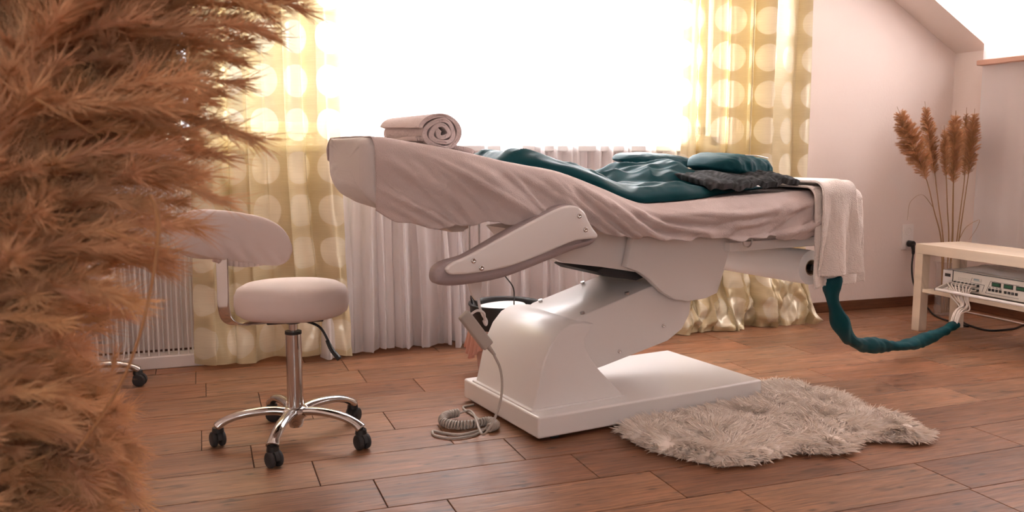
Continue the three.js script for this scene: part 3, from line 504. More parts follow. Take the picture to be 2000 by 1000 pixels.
// ------------------------------------------------------------------ stools
function makeStool(name, label, pos, turn, withBack) {
  const s = thing(name, label, 'stool', pos, 0);
  const seat = obj('seat', lathe([[0, 0.408], [0.12, 0.408], [0.155, 0.411], [0.17, 0.422], [0.176, 0.445], [0.175, 0.475], [0.166, 0.495], [0.145, 0.507], [0.1, 0.513], [0, 0.515]], 72), M.stoolCloth, s);
  { const P = seat.geometry.attributes.position; for (let i = 0; i < P.count; i++) { const x = P.getX(i), y = P.getY(i), z = P.getZ(i), a = Math.atan2(z, x), r = Math.hypot(x, z); if (r > 0.15 && y < 0.48) { const k = 1 + 0.006 * Math.sin(a * 26) * sstep(0.48, 0.42, y) * vnoise(a * 3, 1, 4); P.setXYZ(i, x * k, y, z * k); } } seat.geometry.computeVertexNormals(); }
  obj('seat_plate', rbox(0.17, 0.012, 0.17, 0.004, 0, 0.402, 0), M.black, s);
  obj('gas_spring', [cyl(0.013, 0.013, 0.05, 24, 0, 0.372, 0)], M.chrome, s);
  obj('collar', cyl(0.024, 0.024, 0.02, 28, 0, 0.392, 0), M.black, s); obj('collar', cyl(0.026, 0.026, 0.009, 28, 0, 0.352, 0), M.black, s);
  obj('column', [cyl(0.0245, 0.0255, 0.262, 40, 0, 0.222, 0)], M.chrome, s);
  obj('hub', lathe([[0, 0.045], [0.02, 0.046], [0.024, 0.06], [0.03, 0.075], [0.044, 0.085], [0.042, 0.105], [0.03, 0.113], [0.0, 0.114]], 40), M.chrome, s);
  const lev = obj('lever', sweep([V(0.02, 0.398, 0.03), V(0.075, 0.375, 0.06), V(0.1, 0.33, 0.075)], () => [0.004, 0.004], 14, 10), M.black, s);
  obj('lever_grip', sweep([V(0.095, 0.335, 0.072), V(0.108, 0.305, 0.08), V(0.13, 0.275, 0.088)], t => [0.008 + 0.008 * t, 0.005 + 0.003 * t], 12, 14), M.black, lev);
  for (let k = 0; k < 5; k++) {
    const a = THREE.MathUtils.degToRad(turn + k * 72), dir = V(Math.cos(a), 0, Math.sin(a)), at = (r, h) => dir.clone().multiplyScalar(r).setY(h);
    const leg = obj('leg', sweep([at(0.02, 0.095), at(0.07, 0.103), at(0.13, 0.102), at(0.185, 0.093), at(0.222, 0.078), at(0.24, 0.064)], t => [lerp(0.019, 0.016, t) + 0.004 * sstep(0.75, 1, t), lerp(0.014, 0.012, t) + 0.003 * sstep(0.7, 1, t)], 26, 18), M.chrome, s);
    const cr = a + [0.5, -0.8, 1.2, 2.2, -0.4][k], cd = V(Math.cos(cr), 0, Math.sin(cr)), p = at(0.237, 0);
    const caster = obj('caster', [cyl(0.007, 0.007, 0.035, 12, p.x, 0.062, p.z), cyl(0.017, 0.019, 0.014, 20, p.x, 0.056, p.z)], M.black, leg);
    const w = [-1, 1].map(q => { const g = lathe([[0, -0.009], [0.019, -0.009], [0.0235, -0.006], [0.025, 0], [0.0235, 0.006], [0.019, 0.009], [0, 0.009]], 26).rotateX(Math.PI / 2).translate(0, 0, q * 0.0125).rotateY(-cr); return g.translate(p.x + cd.x * 0.006, 0.0252, p.z + cd.z * 0.006); });
    const hood = new THREE.CylinderGeometry(0.027, 0.027, 0.012, 22, 1, false, 0, Math.PI).rotateX(Math.PI / 2).rotateZ(Math.PI / 2).rotateY(-cr).translate(p.x + cd.x * 0.006, 0.026, p.z + cd.z * 0.006);
    obj('wheel', [...w, hood], M.rubber, leg);
  }
  if (withBack) {
    // the bent flat bar
    const bx = -0.205, bz = 0.02, pts = [V(-0.03, 0.396, 0.01), V(-0.12, 0.393, 0.015), V(-0.17, 0.395, bz), V(-0.195, 0.41, bz), V(-0.204, 0.44, bz), V(bx, 0.52, bz), V(bx, 0.64, bz)];
    obj('back_bracket', sweep(pts, () => [0.0215, 0.0035], 40, 12, 0.5, V(0.78, 0, 0.62)), M.chrome, s);
    // curved pad in a fitted cover
    const rings = [], n = 46, m = 40, yaw = 0.06;
    for (let i = 0; i <= n; i++) {
      const x = -1 + 2 * i / n, e = Math.max(0.02, 1 - Math.abs(x) ** 5) ** 0.5, px = 0.168 * x, bow = -0.075 * (1 - x * x), r = [];
      const ang = 0.8 * x;
      for (let k = 0; k < m; k++) {
        const a = k / m * 2 * Math.PI, ca = Math.cos(a), sa = Math.sin(a); let y = 0.075 * e * Math.sign(sa) * Math.abs(sa) ** 0.55, d = 0.03 * (0.4 + 0.6 * e) * Math.sign(ca) * Math.abs(ca) ** 0.7;
        const crease = 0.0045 * Math.sin((px * 0.75 + y * 0.6) * 150 + 5) * sstep(0.02, -0.06, y) * sstep(-0.9, 0.1, x) * sstep(1, 0.6, x);
        d += crease; const lx = px - Math.sin(ang) * d * 0, lz = bow + d;
        r.push(V(-0.172 + lx * Math.cos(yaw) + lz * Math.sin(yaw), 0.665 + y - 0.026 * x - 0.012 * x * x, 0.09 + lz * Math.cos(yaw) - lx * Math.sin(yaw)));
      }
      rings.push(r);
    }
    const back = obj('backrest', loft(rings), M.stoolCloth, s);
    const gr = grid(60, 8, (a, b) => { const x = lerp(-0.06, 0.125, a), y = lerp(0.605, 0.57 + 0.02 * (2 * a - 1) ** 2, b); const bow = -0.06 * (1 - (x / 0.168) ** 2); return V(-0.172 + x, y - 0.1 * x * 0.3, 0.066 + bow + 0.004 * Math.sin(a * 75) * b + 0.012 * Math.sin(b * 3)); });
    obj('cover_ruffle', thicken(gr, 0.003, 60, 8), M.stoolCloth, back);
  }
  return s;
}
makeStool('rolling_stool', 'white cushioned rolling stool with a curved backrest on chrome five-star base', [0.252, 0, -2.755], 40, true);
{ makeStool('rolling_stool', 'second rolling stool, its chrome base showing behind the big pampas grass', [-0.5, 0, -3.575], -12, false); }

// ------------------------------------------------------------------ radiator beside the left drape
{
  const r = thing('radiator', 'white upright radiator of narrow vertical bars on a flat base, beside gold drape', 'radiator', [-0.4, 0, -3.93]);
  obj('base_rail', rbox(0.76, 0.055, 0.1, 0.006, 0, 0.0275, 0), M.radiator, r);
  obj('top_rail', rbox(0.74, 0.04, 0.06, 0.008, 0, 0.9, 0), M.radiator, r);
  for (let i = 0; i < 19; i++) { const x = -0.355 + i * 0.0395; obj('bar', rbox(0.0085, 0.83, 0.012, 0.003, x, 0.467, 0.03, 1), M.radiator, r); obj('bar', rbox(0.0085, 0.83, 0.012, 0.003, x + 0.016, 0.467, -0.035, 1), M.radiator, r); }
  obj('lead', tube([V(0.07, 0.88, 0.045), V(0.066, 0.5, 0.046), V(0.075, 0.2, 0.048), V(0.06, 0.06, 0.06), V(0.03, 0.006, 0.08), V(-0.15, 0.004, 0.1)], 0.0028, 50, 6), M.plasticWhite, r);
}

// ------------------------------------------------------------------ waste bin behind the bed base
{
  const c = [1.16, 0, -3.33], b = thing('waste_bin', 'pink waste bin with black rim and liner behind the bed base', 'bin', c);
  obj('bin_body', lathe([[0, 0.0], [0.105, 0.0], [0.11, 0.005], [0.135, 0.235], [0.131, 0.235], [0.106, 0.008], [0, 0.008]], 40), M.binPink, b);
  const rim = obj('rim', lathe([[0.128, 0.2], [0.14, 0.2], [0.145, 0.285], [0.152, 0.292], [0.15, 0.3], [0.14, 0.298], [0.134, 0.285], [0.128, 0.2]], 40), M.black, b);
  obj('rim_handle', tube([V(-0.13, 0.29, 0.06), V(-0.14, 0.325, 0.03), V(-0.135, 0.325, -0.03), V(-0.12, 0.29, -0.06)], 0.006, 20, 8), M.black, rim);
  const lg = grid(30, 10, (s, t) => { const a = lerp(2.7, 3.9, s), r = 0.15 + 0.012 * Math.sin(s * 40) * t; return V(Math.cos(a) * r - 0.01 * t, lerp(0.19, 0.1 + 0.02 * Math.sin(s * 9), t), -Math.sin(a) * r); });
  obj('liner', thicken(lg, 0.001, 30, 10), M.liner, b);
  obj('hose', tube([V(0.03, 0.29, 0.03), V(0.03, 0.36, 0.02), V(0.0, 0.41, 0)], 0.0028, 20, 6), M.rubber, b);
  const lid = obj('lid', lathe([[0, 0.26], [0.11, 0.262], [0.112, 0.27], [0.0, 0.28]], 36), M.plasticWhite, b); lid.rotation.z = 0.1; lid.position.set(0, 0.012, 0);
}

// ------------------------------------------------------------------ sheepskin rug
{
  const outline = [[1202, 828], [1218, 803], [1262, 783], [1340, 768], [1420, 757], [1490, 745], [1530, 742], [1570, 750], [1620, 763], [1668, 780], [1702, 800], [1760, 812], [1800, 830], [1822, 846], [1790, 853], [1730, 850], [1692, 850], [1668, 862], [1655, 876], [1600, 876], [1545, 876], [1505, 888], [1450, 899], [1400, 902], [1320, 886], [1262, 871], [1216, 852]].map(p => onFloor(p[0], p[1], 0.025));
  bed.updateMatrixWorld(); for (const p of outline) { const q = bed.worldToLocal(p.clone()); if (q.x < 0.95 && q.z < 0.058) { q.z = 0.058; p.copy(bed.localToWorld(q)); } }
  const c = outline.reduce((a, p) => a.add(p), V(0, 0, 0)).divideScalar(outline.length); c.y = 0;
  const rug = thing('sheepskin_rug', 'cream long-haired sheepskin rug against the bed base', 'rug', [c.x, 0, c.z]);
  const loop = new THREE.CatmullRomCurve3(outline.map(p => V(p.x - c.x, 0, p.z - c.z)), true, 'centripetal').getPoints(160); loop.pop();
  const inset = loop.map(p => p.clone().multiplyScalar(0.94));
  const hideS = [1, 1, 0.985, 0.96, 0.92, 0.86, 0.78, 0.68, 0.56, 0.42, 0.28, 0.14], hideH = [0.001, 0.008, 0.018, 0.024, 0.028, 0.031, 0.033, 0.034, 0.035, 0.035, 0.035, 0.035];
  const hide = hideS.map((q, k) => inset.map(p => V(p.x * q, hideH[k] + (k > 1 ? 0.012 * (fbm(p.x * q * 26, p.z * q * 26, 270, 3) - 0.5) : 0), p.z * q)));
  obj('hide', loft(hide.map(r => r.slice().reverse())), M.hide, rug);
  const inside = (x, z) => { let f = false; for (let i = 0, j = inset.length - 1; i < inset.length; j = i++) { const a = inset[i], b = inset[j]; if ((a.z > z) !== (b.z > z) && x < (b.x - a.x) * (z - a.z) / (b.z - a.z) + a.x) f = !f; } return f; };
  const edgeDir = (x, z) => { let best = 9, bi = 0; for (let i = 0; i < inset.length; i += 2) { const d = (inset[i].x - x) ** 2 + (inset[i].z - z) ** 2; if (d < best) { best = d; bi = i; } } const d = Math.sqrt(best); return [d, (inset[bi].x - x) / (d + 1e-5), (inset[bi].z - z) / (d + 1e-5)]; };
  const r2 = mulberry(77), NT = 9000, cols = [lin(1, 1, 1), lin(0.97, 0.95, 0.93), lin(0.92, 0.88, 0.84), lin(1, 1, 1)];
  const tufts = [0, 1, 2].map(q => { const gs = []; for (let k = 0; k < (q ? 5 : 9); k++) { const a = r2() * 6.28, o = r2() * 0.007, lean = rr(0.1, 0.6, r2), L = rr(0.65, 1.1, r2) * 0.055, b = r2() * 6.28; gs.push(hair(V(Math.cos(a) * o, 0, Math.sin(a) * o), V(0.15 + 0.3 * Math.cos(b) * lean, 1, 0.3 * Math.sin(b) * lean).normalize(), V(0.9 - Math.cos(a) * 0.2, -0.45, -Math.sin(a) * 0.25 + 0.25 * Math.sin(b)), L, q ? 0.0023 : 0.0009, 4)); } return merge(gs); });
  const meshes = tufts.map(g => shadowed(new THREE.InstancedMesh(g, M.fur, NT / 3))); let n = [0, 0, 0], tries = 0;
  const mat = new THREE.Matrix4(), e = new THREE.Vector3(), X = new THREE.Vector3(), Z = new THREE.Vector3();
  while (n[0] + n[1] + n[2] < NT && tries++ < 200000) {
    const x = rr(-0.6, 0.6, r2), z = rr(-0.5, 0.5, r2); if (!inside(x, z)) continue;
    const [d, ex, ez] = edgeDir(x, z), k = Math.exp(-d / 0.05), a = 14 * fbm(x * 9 + 3, z * 9 + 5, 210, 2) + rr(-0.5, 0.5, r2);
    let dx = Math.cos(a) * (1 - k) + ex * k * 1.3, dz = Math.sin(a) * (1 - k) + ez * k * 1.3; const l = Math.hypot(dx, dz) || 1; dx /= l; dz /= l;
    const tilt = lerp(0.1 + 0.85 * fbm(x * 14, z * 14, 230, 2), 0.9, k), up = V(dx * Math.sin(tilt), Math.cos(tilt), dz * Math.sin(tilt));
    X.set(dx * Math.cos(tilt), -Math.sin(tilt), dz * Math.cos(tilt)); Z.crossVectors(X, up).normalize();
    const s = rr(0.65, 1.2, r2) * (0.8 + 0.4 * fbm(x * 9, z * 9, 250, 2)); mat.makeBasis(X.clone().multiplyScalar(s), up.clone().multiplyScalar(s), Z.clone().multiplyScalar(s)); mat.setPosition(x, 0.004 + 0.022 * sstep(0, 0.06, d), z);
    const w = Math.floor(r2() * 3); if (n[w] >= NT / 3) continue; meshes[w].setMatrixAt(n[w], mat); meshes[w].setColorAt(n[w], cols[Math.floor(r2() * 4)]); n[w]++;
  }
  meshes.forEach((m, i) => { m.count = n[i]; m.name = 'fur'; m.userData.kind = 'stuff'; rug.add(m); });
}
// one tapering hair: start, first direction, bend direction, length, radius, segments
function hair(o, d, bend, L, r, seg = 3) {
  const p = [], ix = [], N = [], pos = o.clone(), dir = d.clone().normalize();
  for (let i = 0; i <= seg; i++) {
    const s = new THREE.Vector3().crossVectors(dir, Math.abs(dir.y) < 0.9 ? V(0, 1, 0) : V(1, 0, 0)).normalize(), u = new THREE.Vector3().crossVectors(s, dir), w = r * (i === seg ? 0.12 : 1 - 0.55 * i / seg);
    for (let k = 0; k < 3; k++) { const a = k / 3 * 2 * Math.PI, q = s.clone().multiplyScalar(Math.cos(a)).addScaledVector(u, Math.sin(a)); N.push(q.x, q.y, q.z); p.push(pos.x + q.x * w, pos.y + q.y * w, pos.z + q.z * w); }
    dir.addScaledVector(bend, 1 / seg * 0.6).normalize(); pos.addScaledVector(dir, L / seg);
  }
  for (let i = 0; i < seg; i++) for (let k = 0; k < 3; k++) { const a = i * 3 + k, b = i * 3 + (k + 1) % 3; ix.push(a, a + 3, b, b, a + 3, b + 3); }
  const g = new THREE.BufferGeometry(); g.setAttribute('position', new THREE.Float32BufferAttribute(p, 3)); g.setAttribute('normal', new THREE.Float32BufferAttribute(N, 3)); g.setAttribute('uv', new THREE.Float32BufferAttribute(new Float32Array(p.length / 3 * 2), 2)); g.setIndex(ix); const f = g.toNonIndexed(); f.computeVertexNormals(); return f;
}

// ------------------------------------------------------------------ bench, device and what stands with it
const bench = thing('bench', 'birch low bench with lower shelf beside the wall', 'bench', [3.585, 0, -3.0]);
{
  const W = 0.3, L = 0.9;
  const uvz = g => { const P = g.attributes.position, U = g.attributes.uv; for (let i = 0; i < P.count; i++) U.setXY(i, P.getX(i) * 2 + P.getY(i), P.getZ(i)); return g; };
  obj('top', uvz(rbox(W, 0.05, L, 0.002, 0, 0.425, 0)), M.birch, bench);
  for (const x of [-1, 1]) for (const z of [-1, 1]) obj('leg', uvz(rbox(0.05, 0.4, 0.05, 0.002, x * (W / 2 - 0.025), 0.2, z * (L / 2 - 0.025))), M.birch, bench);
  obj('shelf', uvz(rbox(W - 0.012, 0.018, L - 0.104, 0.002, 0, 0.213, 0)), M.birch, bench);
}
{
  const d = thing('therapy_device', 'beige therapy unit with green displays on the bench shelf', 'device', [3.62, 0.222, -3.0], -Math.PI / 2);
  const W = 0.54, H = 0.1, D = 0.24, y0 = 0.012;   // local: x along the front, z out of the front
  const L = x => -0.27 + x;
  obj('case', rbox(W, H, D, 0.004, 0, y0 + H / 2, 0), M.device, d);
  const panel = obj('front_panel', rbox(W - 0.016, H - 0.012, 0.004, 0.0015, 0, y0 + H / 2, D / 2 + 0.001), M.devicePanel, d);
  obj('bezel', [box(W, 0.0025, 0.003, 0, y0 + H - 0.003, D / 2 + 0.0015), box(0.0025, H - 0.006, 0.003, -W / 2 + 0.004, y0 + H / 2, D / 2 + 0.0015)], M.rubber, d);
  for (const sx of [-1, 1]) for (const sz of [-1, 1]) obj('foot', cyl(0.012, 0.012, 0.012, 16, sx * 0.22, 0.006, sz * 0.09), M.rubber, d);
  // carrying handle in front
  obj('handle_bar', new THREE.CylinderGeometry(0.0075, 0.0075, W + 0.03, 20).rotateZ(Math.PI / 2).translate(0, y0 + 0.004, D / 2 + 0.085), M.plasticWhite, d);
  for (const sx of [-1, 1]) { obj('handle_arm', slab([[0.0, 0.026], [0.1, -0.004], [0.1, 0.012], [0.0, 0.046]], -0.005, 0.005, 0.001).rotateY(-Math.PI / 2).translate(sx * (W / 2 + 0.01), y0, D / 2 - 0.012), M.device, d); obj('handle_cap', new THREE.CylinderGeometry(0.0078, 0.0078, 0.004, 20).rotateZ(Math.PI / 2).translate(sx * (W / 2 + 0.017), y0 + 0.004, D / 2 + 0.085), M.black, d); }
  const zf = D / 2 + 0.004;
  // indicator holes, two rows of seven
  for (let r = 0; r < 2; r++) for (let i = 0; i < 7; i++) obj('indicator', new THREE.CylinderGeometry(0.0012, 0.0012, 0.001, 10).rotateX(Math.PI / 2).translate(L(0.042 + i * 0.0098), y0 + 0.066 - r * 0.0085, zf - 0.0006), M.rubber, panel);
  obj('badge', rbox(0.052, 0.016, 0.001, 0.0004, L(0.15), y0 + 0.068, zf - 0.0006), std({ color: 0xffffff, roughness: 0.4, map: badgeTex() }), panel);
  const groove = (x0, yA, x1, yB) => { const a = V(L(x0), y0 + yA, zf - 0.0008), b = V(L(x1), y0 + yB, zf - 0.0008); return tube([a, b], 0.0009, 2, 5); };
  obj('panel_line', [groove(0.112, 0.052, 0.192, 0.05), groove(0.192, 0.05, 0.18, 0.014), groove(0.225, 0.074, 0.2, 0.014), groove(0.225, 0.074, 0.38, 0.074), groove(0.2, 0.014, 0.38, 0.014), groove(0.112, 0.052, 0.12, 0.076)], M.rubber, panel);
  for (const x of [0.235, 0.3, 0.365]) { const s = obj('display', rbox(0.05, 0.021, 0.002, 0.0006, L(x + 0.022), y0 + 0.061, zf - 0.0005), M.black, panel); obj('screen', rbox(0.04, 0.013, 0.001, 0.0003, L(x + 0.022), y0 + 0.061, zf + 0.0008), M.lcd, s); }
  for (let i = 0; i < 8; i++) obj('button', rbox(0.0125, 0.0125, 0.004, 0.001, L(0.222 + i * 0.0195 + (i > 3 ? 0.008 : 0)), y0 + 0.033, zf + 0.0005), M.black, panel);
  for (let i = 0; i < 4; i++) obj('button_mark', rbox(0.01, 0.0025, 0.0006, 0.0002, L(0.222 + i * 0.0195), y0 + 0.045, zf - 0.0006), M.rubber, panel);
  for (let i = 0; i < 7; i++) for (let r = 0; r < 2; r++) obj('connector', [new THREE.CylinderGeometry(0.0058, 0.0065, 0.012, 16).rotateX(Math.PI / 2).translate(L(0.022 + i * 0.0225), y0 + 0.041 - r * 0.022, zf + 0.005)], M.black, panel);
}
function badgeTex() {
  const c = document.createElement('canvas'); c.width = 208; c.height = 64; const x = c.getContext('2d');
  x.fillStyle = '#c9bfb2'; x.fillRect(0, 0, 208, 64); x.fillStyle = '#8b979c'; x.fillRect(22, 8, 128, 34); x.fillStyle = '#6d7b84'; x.fillRect(30, 16, 96, 12); x.fillStyle = '#9aa39f'; x.fillRect(12, 48, 180, 9);
  const t = new THREE.CanvasTexture(c); t.colorSpace = THREE.SRGBColorSpace; return t;
}
{ // clear wrap lying on the device
  const t = thing('plastic_wrap', 'crinkled clear plastic wrap lying on top of the therapy unit', 'plastic wrap', [3.62, 0.3345, -3.0]);
  const g = grid(60, 34, (a, b) => { const e = Math.min(a, 1 - a, b, 1 - b); return V(lerp(-0.1, 0.13, b), 0.002 + 0.036 * sstep(0, 0.2, e) * (0.35 + 0.65 * fbm(a * 7, b * 5, 71, 4)), lerp(-0.28, 0.26, a)); });
  obj('film', g, M.wrap, t);
}
{ // white storage box on the shelf
  const t = thing('storage_box', 'white plastic storage box with slot handle on the bench shelf', 'storage box', [3.605, 0.222, -3.335]);
  const w = 0.13, h = 0.1, d = 0.06, th = 0.004;
  obj('box_walls', [rbox(w, h, th, 0.0015, 0, h / 2, d / 2), rbox(w, h, th, 0.0015, 0, h / 2, -d / 2), rbox(th, h, d, 0.0015, -w / 2, h / 2, 0), rbox(th, h, d, 0.0015, w / 2, h / 2, 0), rbox(w, th, d, 0.0015, 0, th / 2, 0)], M.plasticWhite, t);
  obj('slot_handle', rbox(0.003, 0.016, 0.036, 0.001, -w / 2 - 0.001, h - 0.025, 0), M.black, t);
}
{ // sleeve of hoses from the suit to the device
  const t = thing('hose_sleeve', 'teal fabric sleeve hanging from bed foot to the therapy unit, white hoses inside', 'hose sleeve');
  const P = (px, py, d) => atDepth(px, py, d);
  const pts = [P(1622, 540, 3.25), P(1625, 575, 3.26), P(1640, 625, 3.32), P(1660, 662, 3.42), P(1680, 672, 3.48), P(1720, 676, 3.6), P(1770, 674, 3.78), P(1815, 660, 3.95), P(1866, 634, 4.12)];
  const c0 = t2 => 0.03 + 0.008 * Math.sin(t2 * 31) * Math.sin(t2 * 7) + 0.006 * (vnoise(t2 * 14, 2, 3) - 0.5);
  const sl = sweep(pts, q => [c0(q), lerp(0.033, 0.026, q) + 0.006 * Math.sin(q * 23 + 1)], 110, 26, 0.9);
  { const A = sl.attributes.position, Nn = sl.attributes.normal; for (let i = 0; i < A.count; i++) { const x = A.getX(i), y = A.getY(i), z = A.getZ(i), n = 0.006 * (1 - Math.abs(2 * fbm(x * 16 + y * 9, z * 16 - y * 14, 5, 2) - 1) * 2); A.setXYZ(i, x + Nn.getX(i) * n, Math.max(0.004, y + Nn.getY(i) * n), z + Nn.getZ(i) * n); } sl.computeVertexNormals(); }
  obj('sleeve', sl, M.teal, t);
  const end = pts[pts.length - 1], fx = 3.5;
  for (let i = 0; i < 7; i++) for (let r = 0; r < 2; r++) {
    const z = -3.27 + 0.022 + i * 0.0225, y = 0.222 + 0.012 + 0.041 - r * 0.022, a = (i * 2 + r) * 2.4, q = end.clone().add(V(-0.012, 0.005 + 0.012 * Math.sin(a), 0.018 * Math.cos(a)));
    obj('air_hose', tube([V(fx - 0.012, y, z), V(fx - 0.045, y - 0.002, z - 0.004), V(fx - 0.066 - 0.006 * r, y - 0.04, lerp(z, q.z, 0.35)), V(fx - 0.07, lerp(y, q.y, 0.55), lerp(z, q.z, 0.7)), q.clone().add(V(0.02, 0.05, 0)), q], 0.0034, 26, 6), M.hose, t);
  }
}
// wall outlet, plug with lead
{
  const o = thing('wall_outlet', 'white double wall outlet above the skirting behind the bench', 'outlet', [3.91, 0.415, ZB]);
  obj('plate', rbox(0.082, 0.152, 0.011, 0.004, 0, 0, 0.0055, 3), M.outlet, o);
  for (const y of [-0.036, 0.036]) obj('socket', lathe([[0.0, 0.004], [0.018, 0.004], [0.0195, 0.013], [0.0225, 0.0135], [0.024, 0.012], [0.024, 0.0]], 30).rotateX(Math.PI / 2).translate(0, y, 0), M.outlet, o);
  const p = thing('power_plug', 'black mains plug in the wall outlet, its lead running behind the bench', 'plug', [3.915, 0.378, ZB + 0.012]);
  obj('plug_body', [new THREE.CylinderGeometry(0.018, 0.019, 0.034, 24).rotateX(Math.PI / 2).translate(0, 0, 0.02), sweep([V(0, 0, 0.03), V(0.002, -0.03, 0.036), V(0.004, -0.06, 0.036)], q => [0.014 - 0.006 * q, 0.013 - 0.006 * q], 10, 16)], M.black, p);
  obj('lead', tube([V(0.004, -0.055, 0.036), V(-0.01, -0.13, 0.045), V(-0.008, -0.22, 0.06), V(0.0, -0.3, 0.1), V(-0.02, -0.36, 0.2), V(-0.1, -0.372, 0.34), V(-0.16, -0.372, 0.6)], 0.005, 60, 8), M.black, p);
}
// leads on the floor below the bench
{
  const a = tag(obj('cable', tube([onFloor(1870, 622, 0.006), onFloor(1895, 636, 0.006), onFloor(1930, 645, 0.006), onFloor(1975, 643, 0.006), onFloor(2010, 634, 0.006), onFloor(2060, 640, 0.006)], 0.0055, 60, 8), M.black), 'black cable lying curved on the floor below the bench', 'cable');
  tag(obj('cable', tube([onFloor(1826, 588, 0.006), onFloor(1850, 602, 0.006), onFloor(1900, 612, 0.006), onFloor(1960, 624, 0.006), onFloor(2030, 640, 0.006)], 0.0045, 60, 8), M.hose), 'white cable lying on the floor below the bench', 'cable');
}
// ------------------------------------------------------------------ pampas grass
const branchlets = (() => { // small side branches covered in fine hair, along +y, one unit = one metre
  const r = mulberry(909), out = [];
  for (let v = 0; v < 4; v++) {
    const gs = [], L = 0.1, pts = []; const bx = rr(-0.2, 0.2, r);
    for (let i = 0; i <= 5; i++) { const q = i / 5; pts.push(V(bx * q * q * L * 1.6, q * L * (1 - 0.12 * q), 0.4 * q * q * L)); }
    const c = new THREE.CatmullRomCurve3(pts); gs.push(hair(pts[0], V(0, 1, 0.06), V(bx * 0.6, 0, 0.5), L, 0.0005, 5));
    for (let k = 0; k < 170; k++) { const q = 0.08 + 0.92 * Math.sqrt(r()), p = c.getPoint(q), t = c.getTangent(q), a = r() * 6.283, f = rr(0.25, 0.8, r); const d = t.clone().addScaledVector(V(Math.cos(a), 0, Math.sin(a)), f).normalize(); gs.push(hair(p, d, V(rr(-0.9, 0.9, r), rr(-0.4, 0.6, r), rr(-0.6, 0.9, r)), rr(0.012, 0.034, r), 0.00042, 3)); }
    out.push(merge(gs));
  }
  return out;
})();
// a plume on a stalk: axis points from its foot to its tip, width profile w(t), n branchlets of size s
function plume(parent, axis, wf, n, size, mat, seed, spread = [0.45, 0.95]) {
  const r = mulberry(seed), c = new THREE.CatmullRomCurve3(axis, false, 'centripetal'), count = [0, 0, 0, 0], per = Math.ceil(n / 4);
  const ms = branchlets.map(g => shadowed(new THREE.InstancedMesh(g, mat, per))), m4 = new THREE.Matrix4();
  for (let i = 0; i < per * 4; i++) {
    const t = clamp((i + r()) / (per * 4)), p = c.getPoint(t), d = c.getTangent(t), a = r() * 6.283, w = wf(t);
    const s0 = new THREE.Vector3().crossVectors(d, Math.abs(d.y) < 0.9 ? V(0, 1, 0) : V(1, 0, 0)).normalize(), s1 = new THREE.Vector3().crossVectors(s0, d);
    const out = s0.multiplyScalar(Math.cos(a)).addScaledVector(s1, Math.sin(a)), an = rr(spread[0], spread[1], r);
    const y = d.clone().multiplyScalar(Math.cos(an)).addScaledVector(out, Math.sin(an)).normalize(), z = out.clone().addScaledVector(y, -out.dot(y)).normalize(), x = new THREE.Vector3().crossVectors(y, z);
    const s = size * w * rr(0.7, 1.25, r), k = i % 4; m4.makeBasis(x.multiplyScalar(s), y.clone().multiplyScalar(s), z.multiplyScalar(s)); m4.setPosition(p.addScaledVector(out, rr(0, 0.35, r) * 0.1 * s * Math.sin(an)));
    ms[k].setMatrixAt(count[k], m4); const q = rr(0.85, 1.12, r); ms[k].setColorAt(count[k]++, lin(q, q * rr(0.95, 1.03, r), q * rr(0.9, 1.02, r)));
  }
  ms.forEach((m, k) => { m.count = count[k]; m.name = 'plume_hair'; m.userData.kind = 'stuff'; parent.add(m); });
}
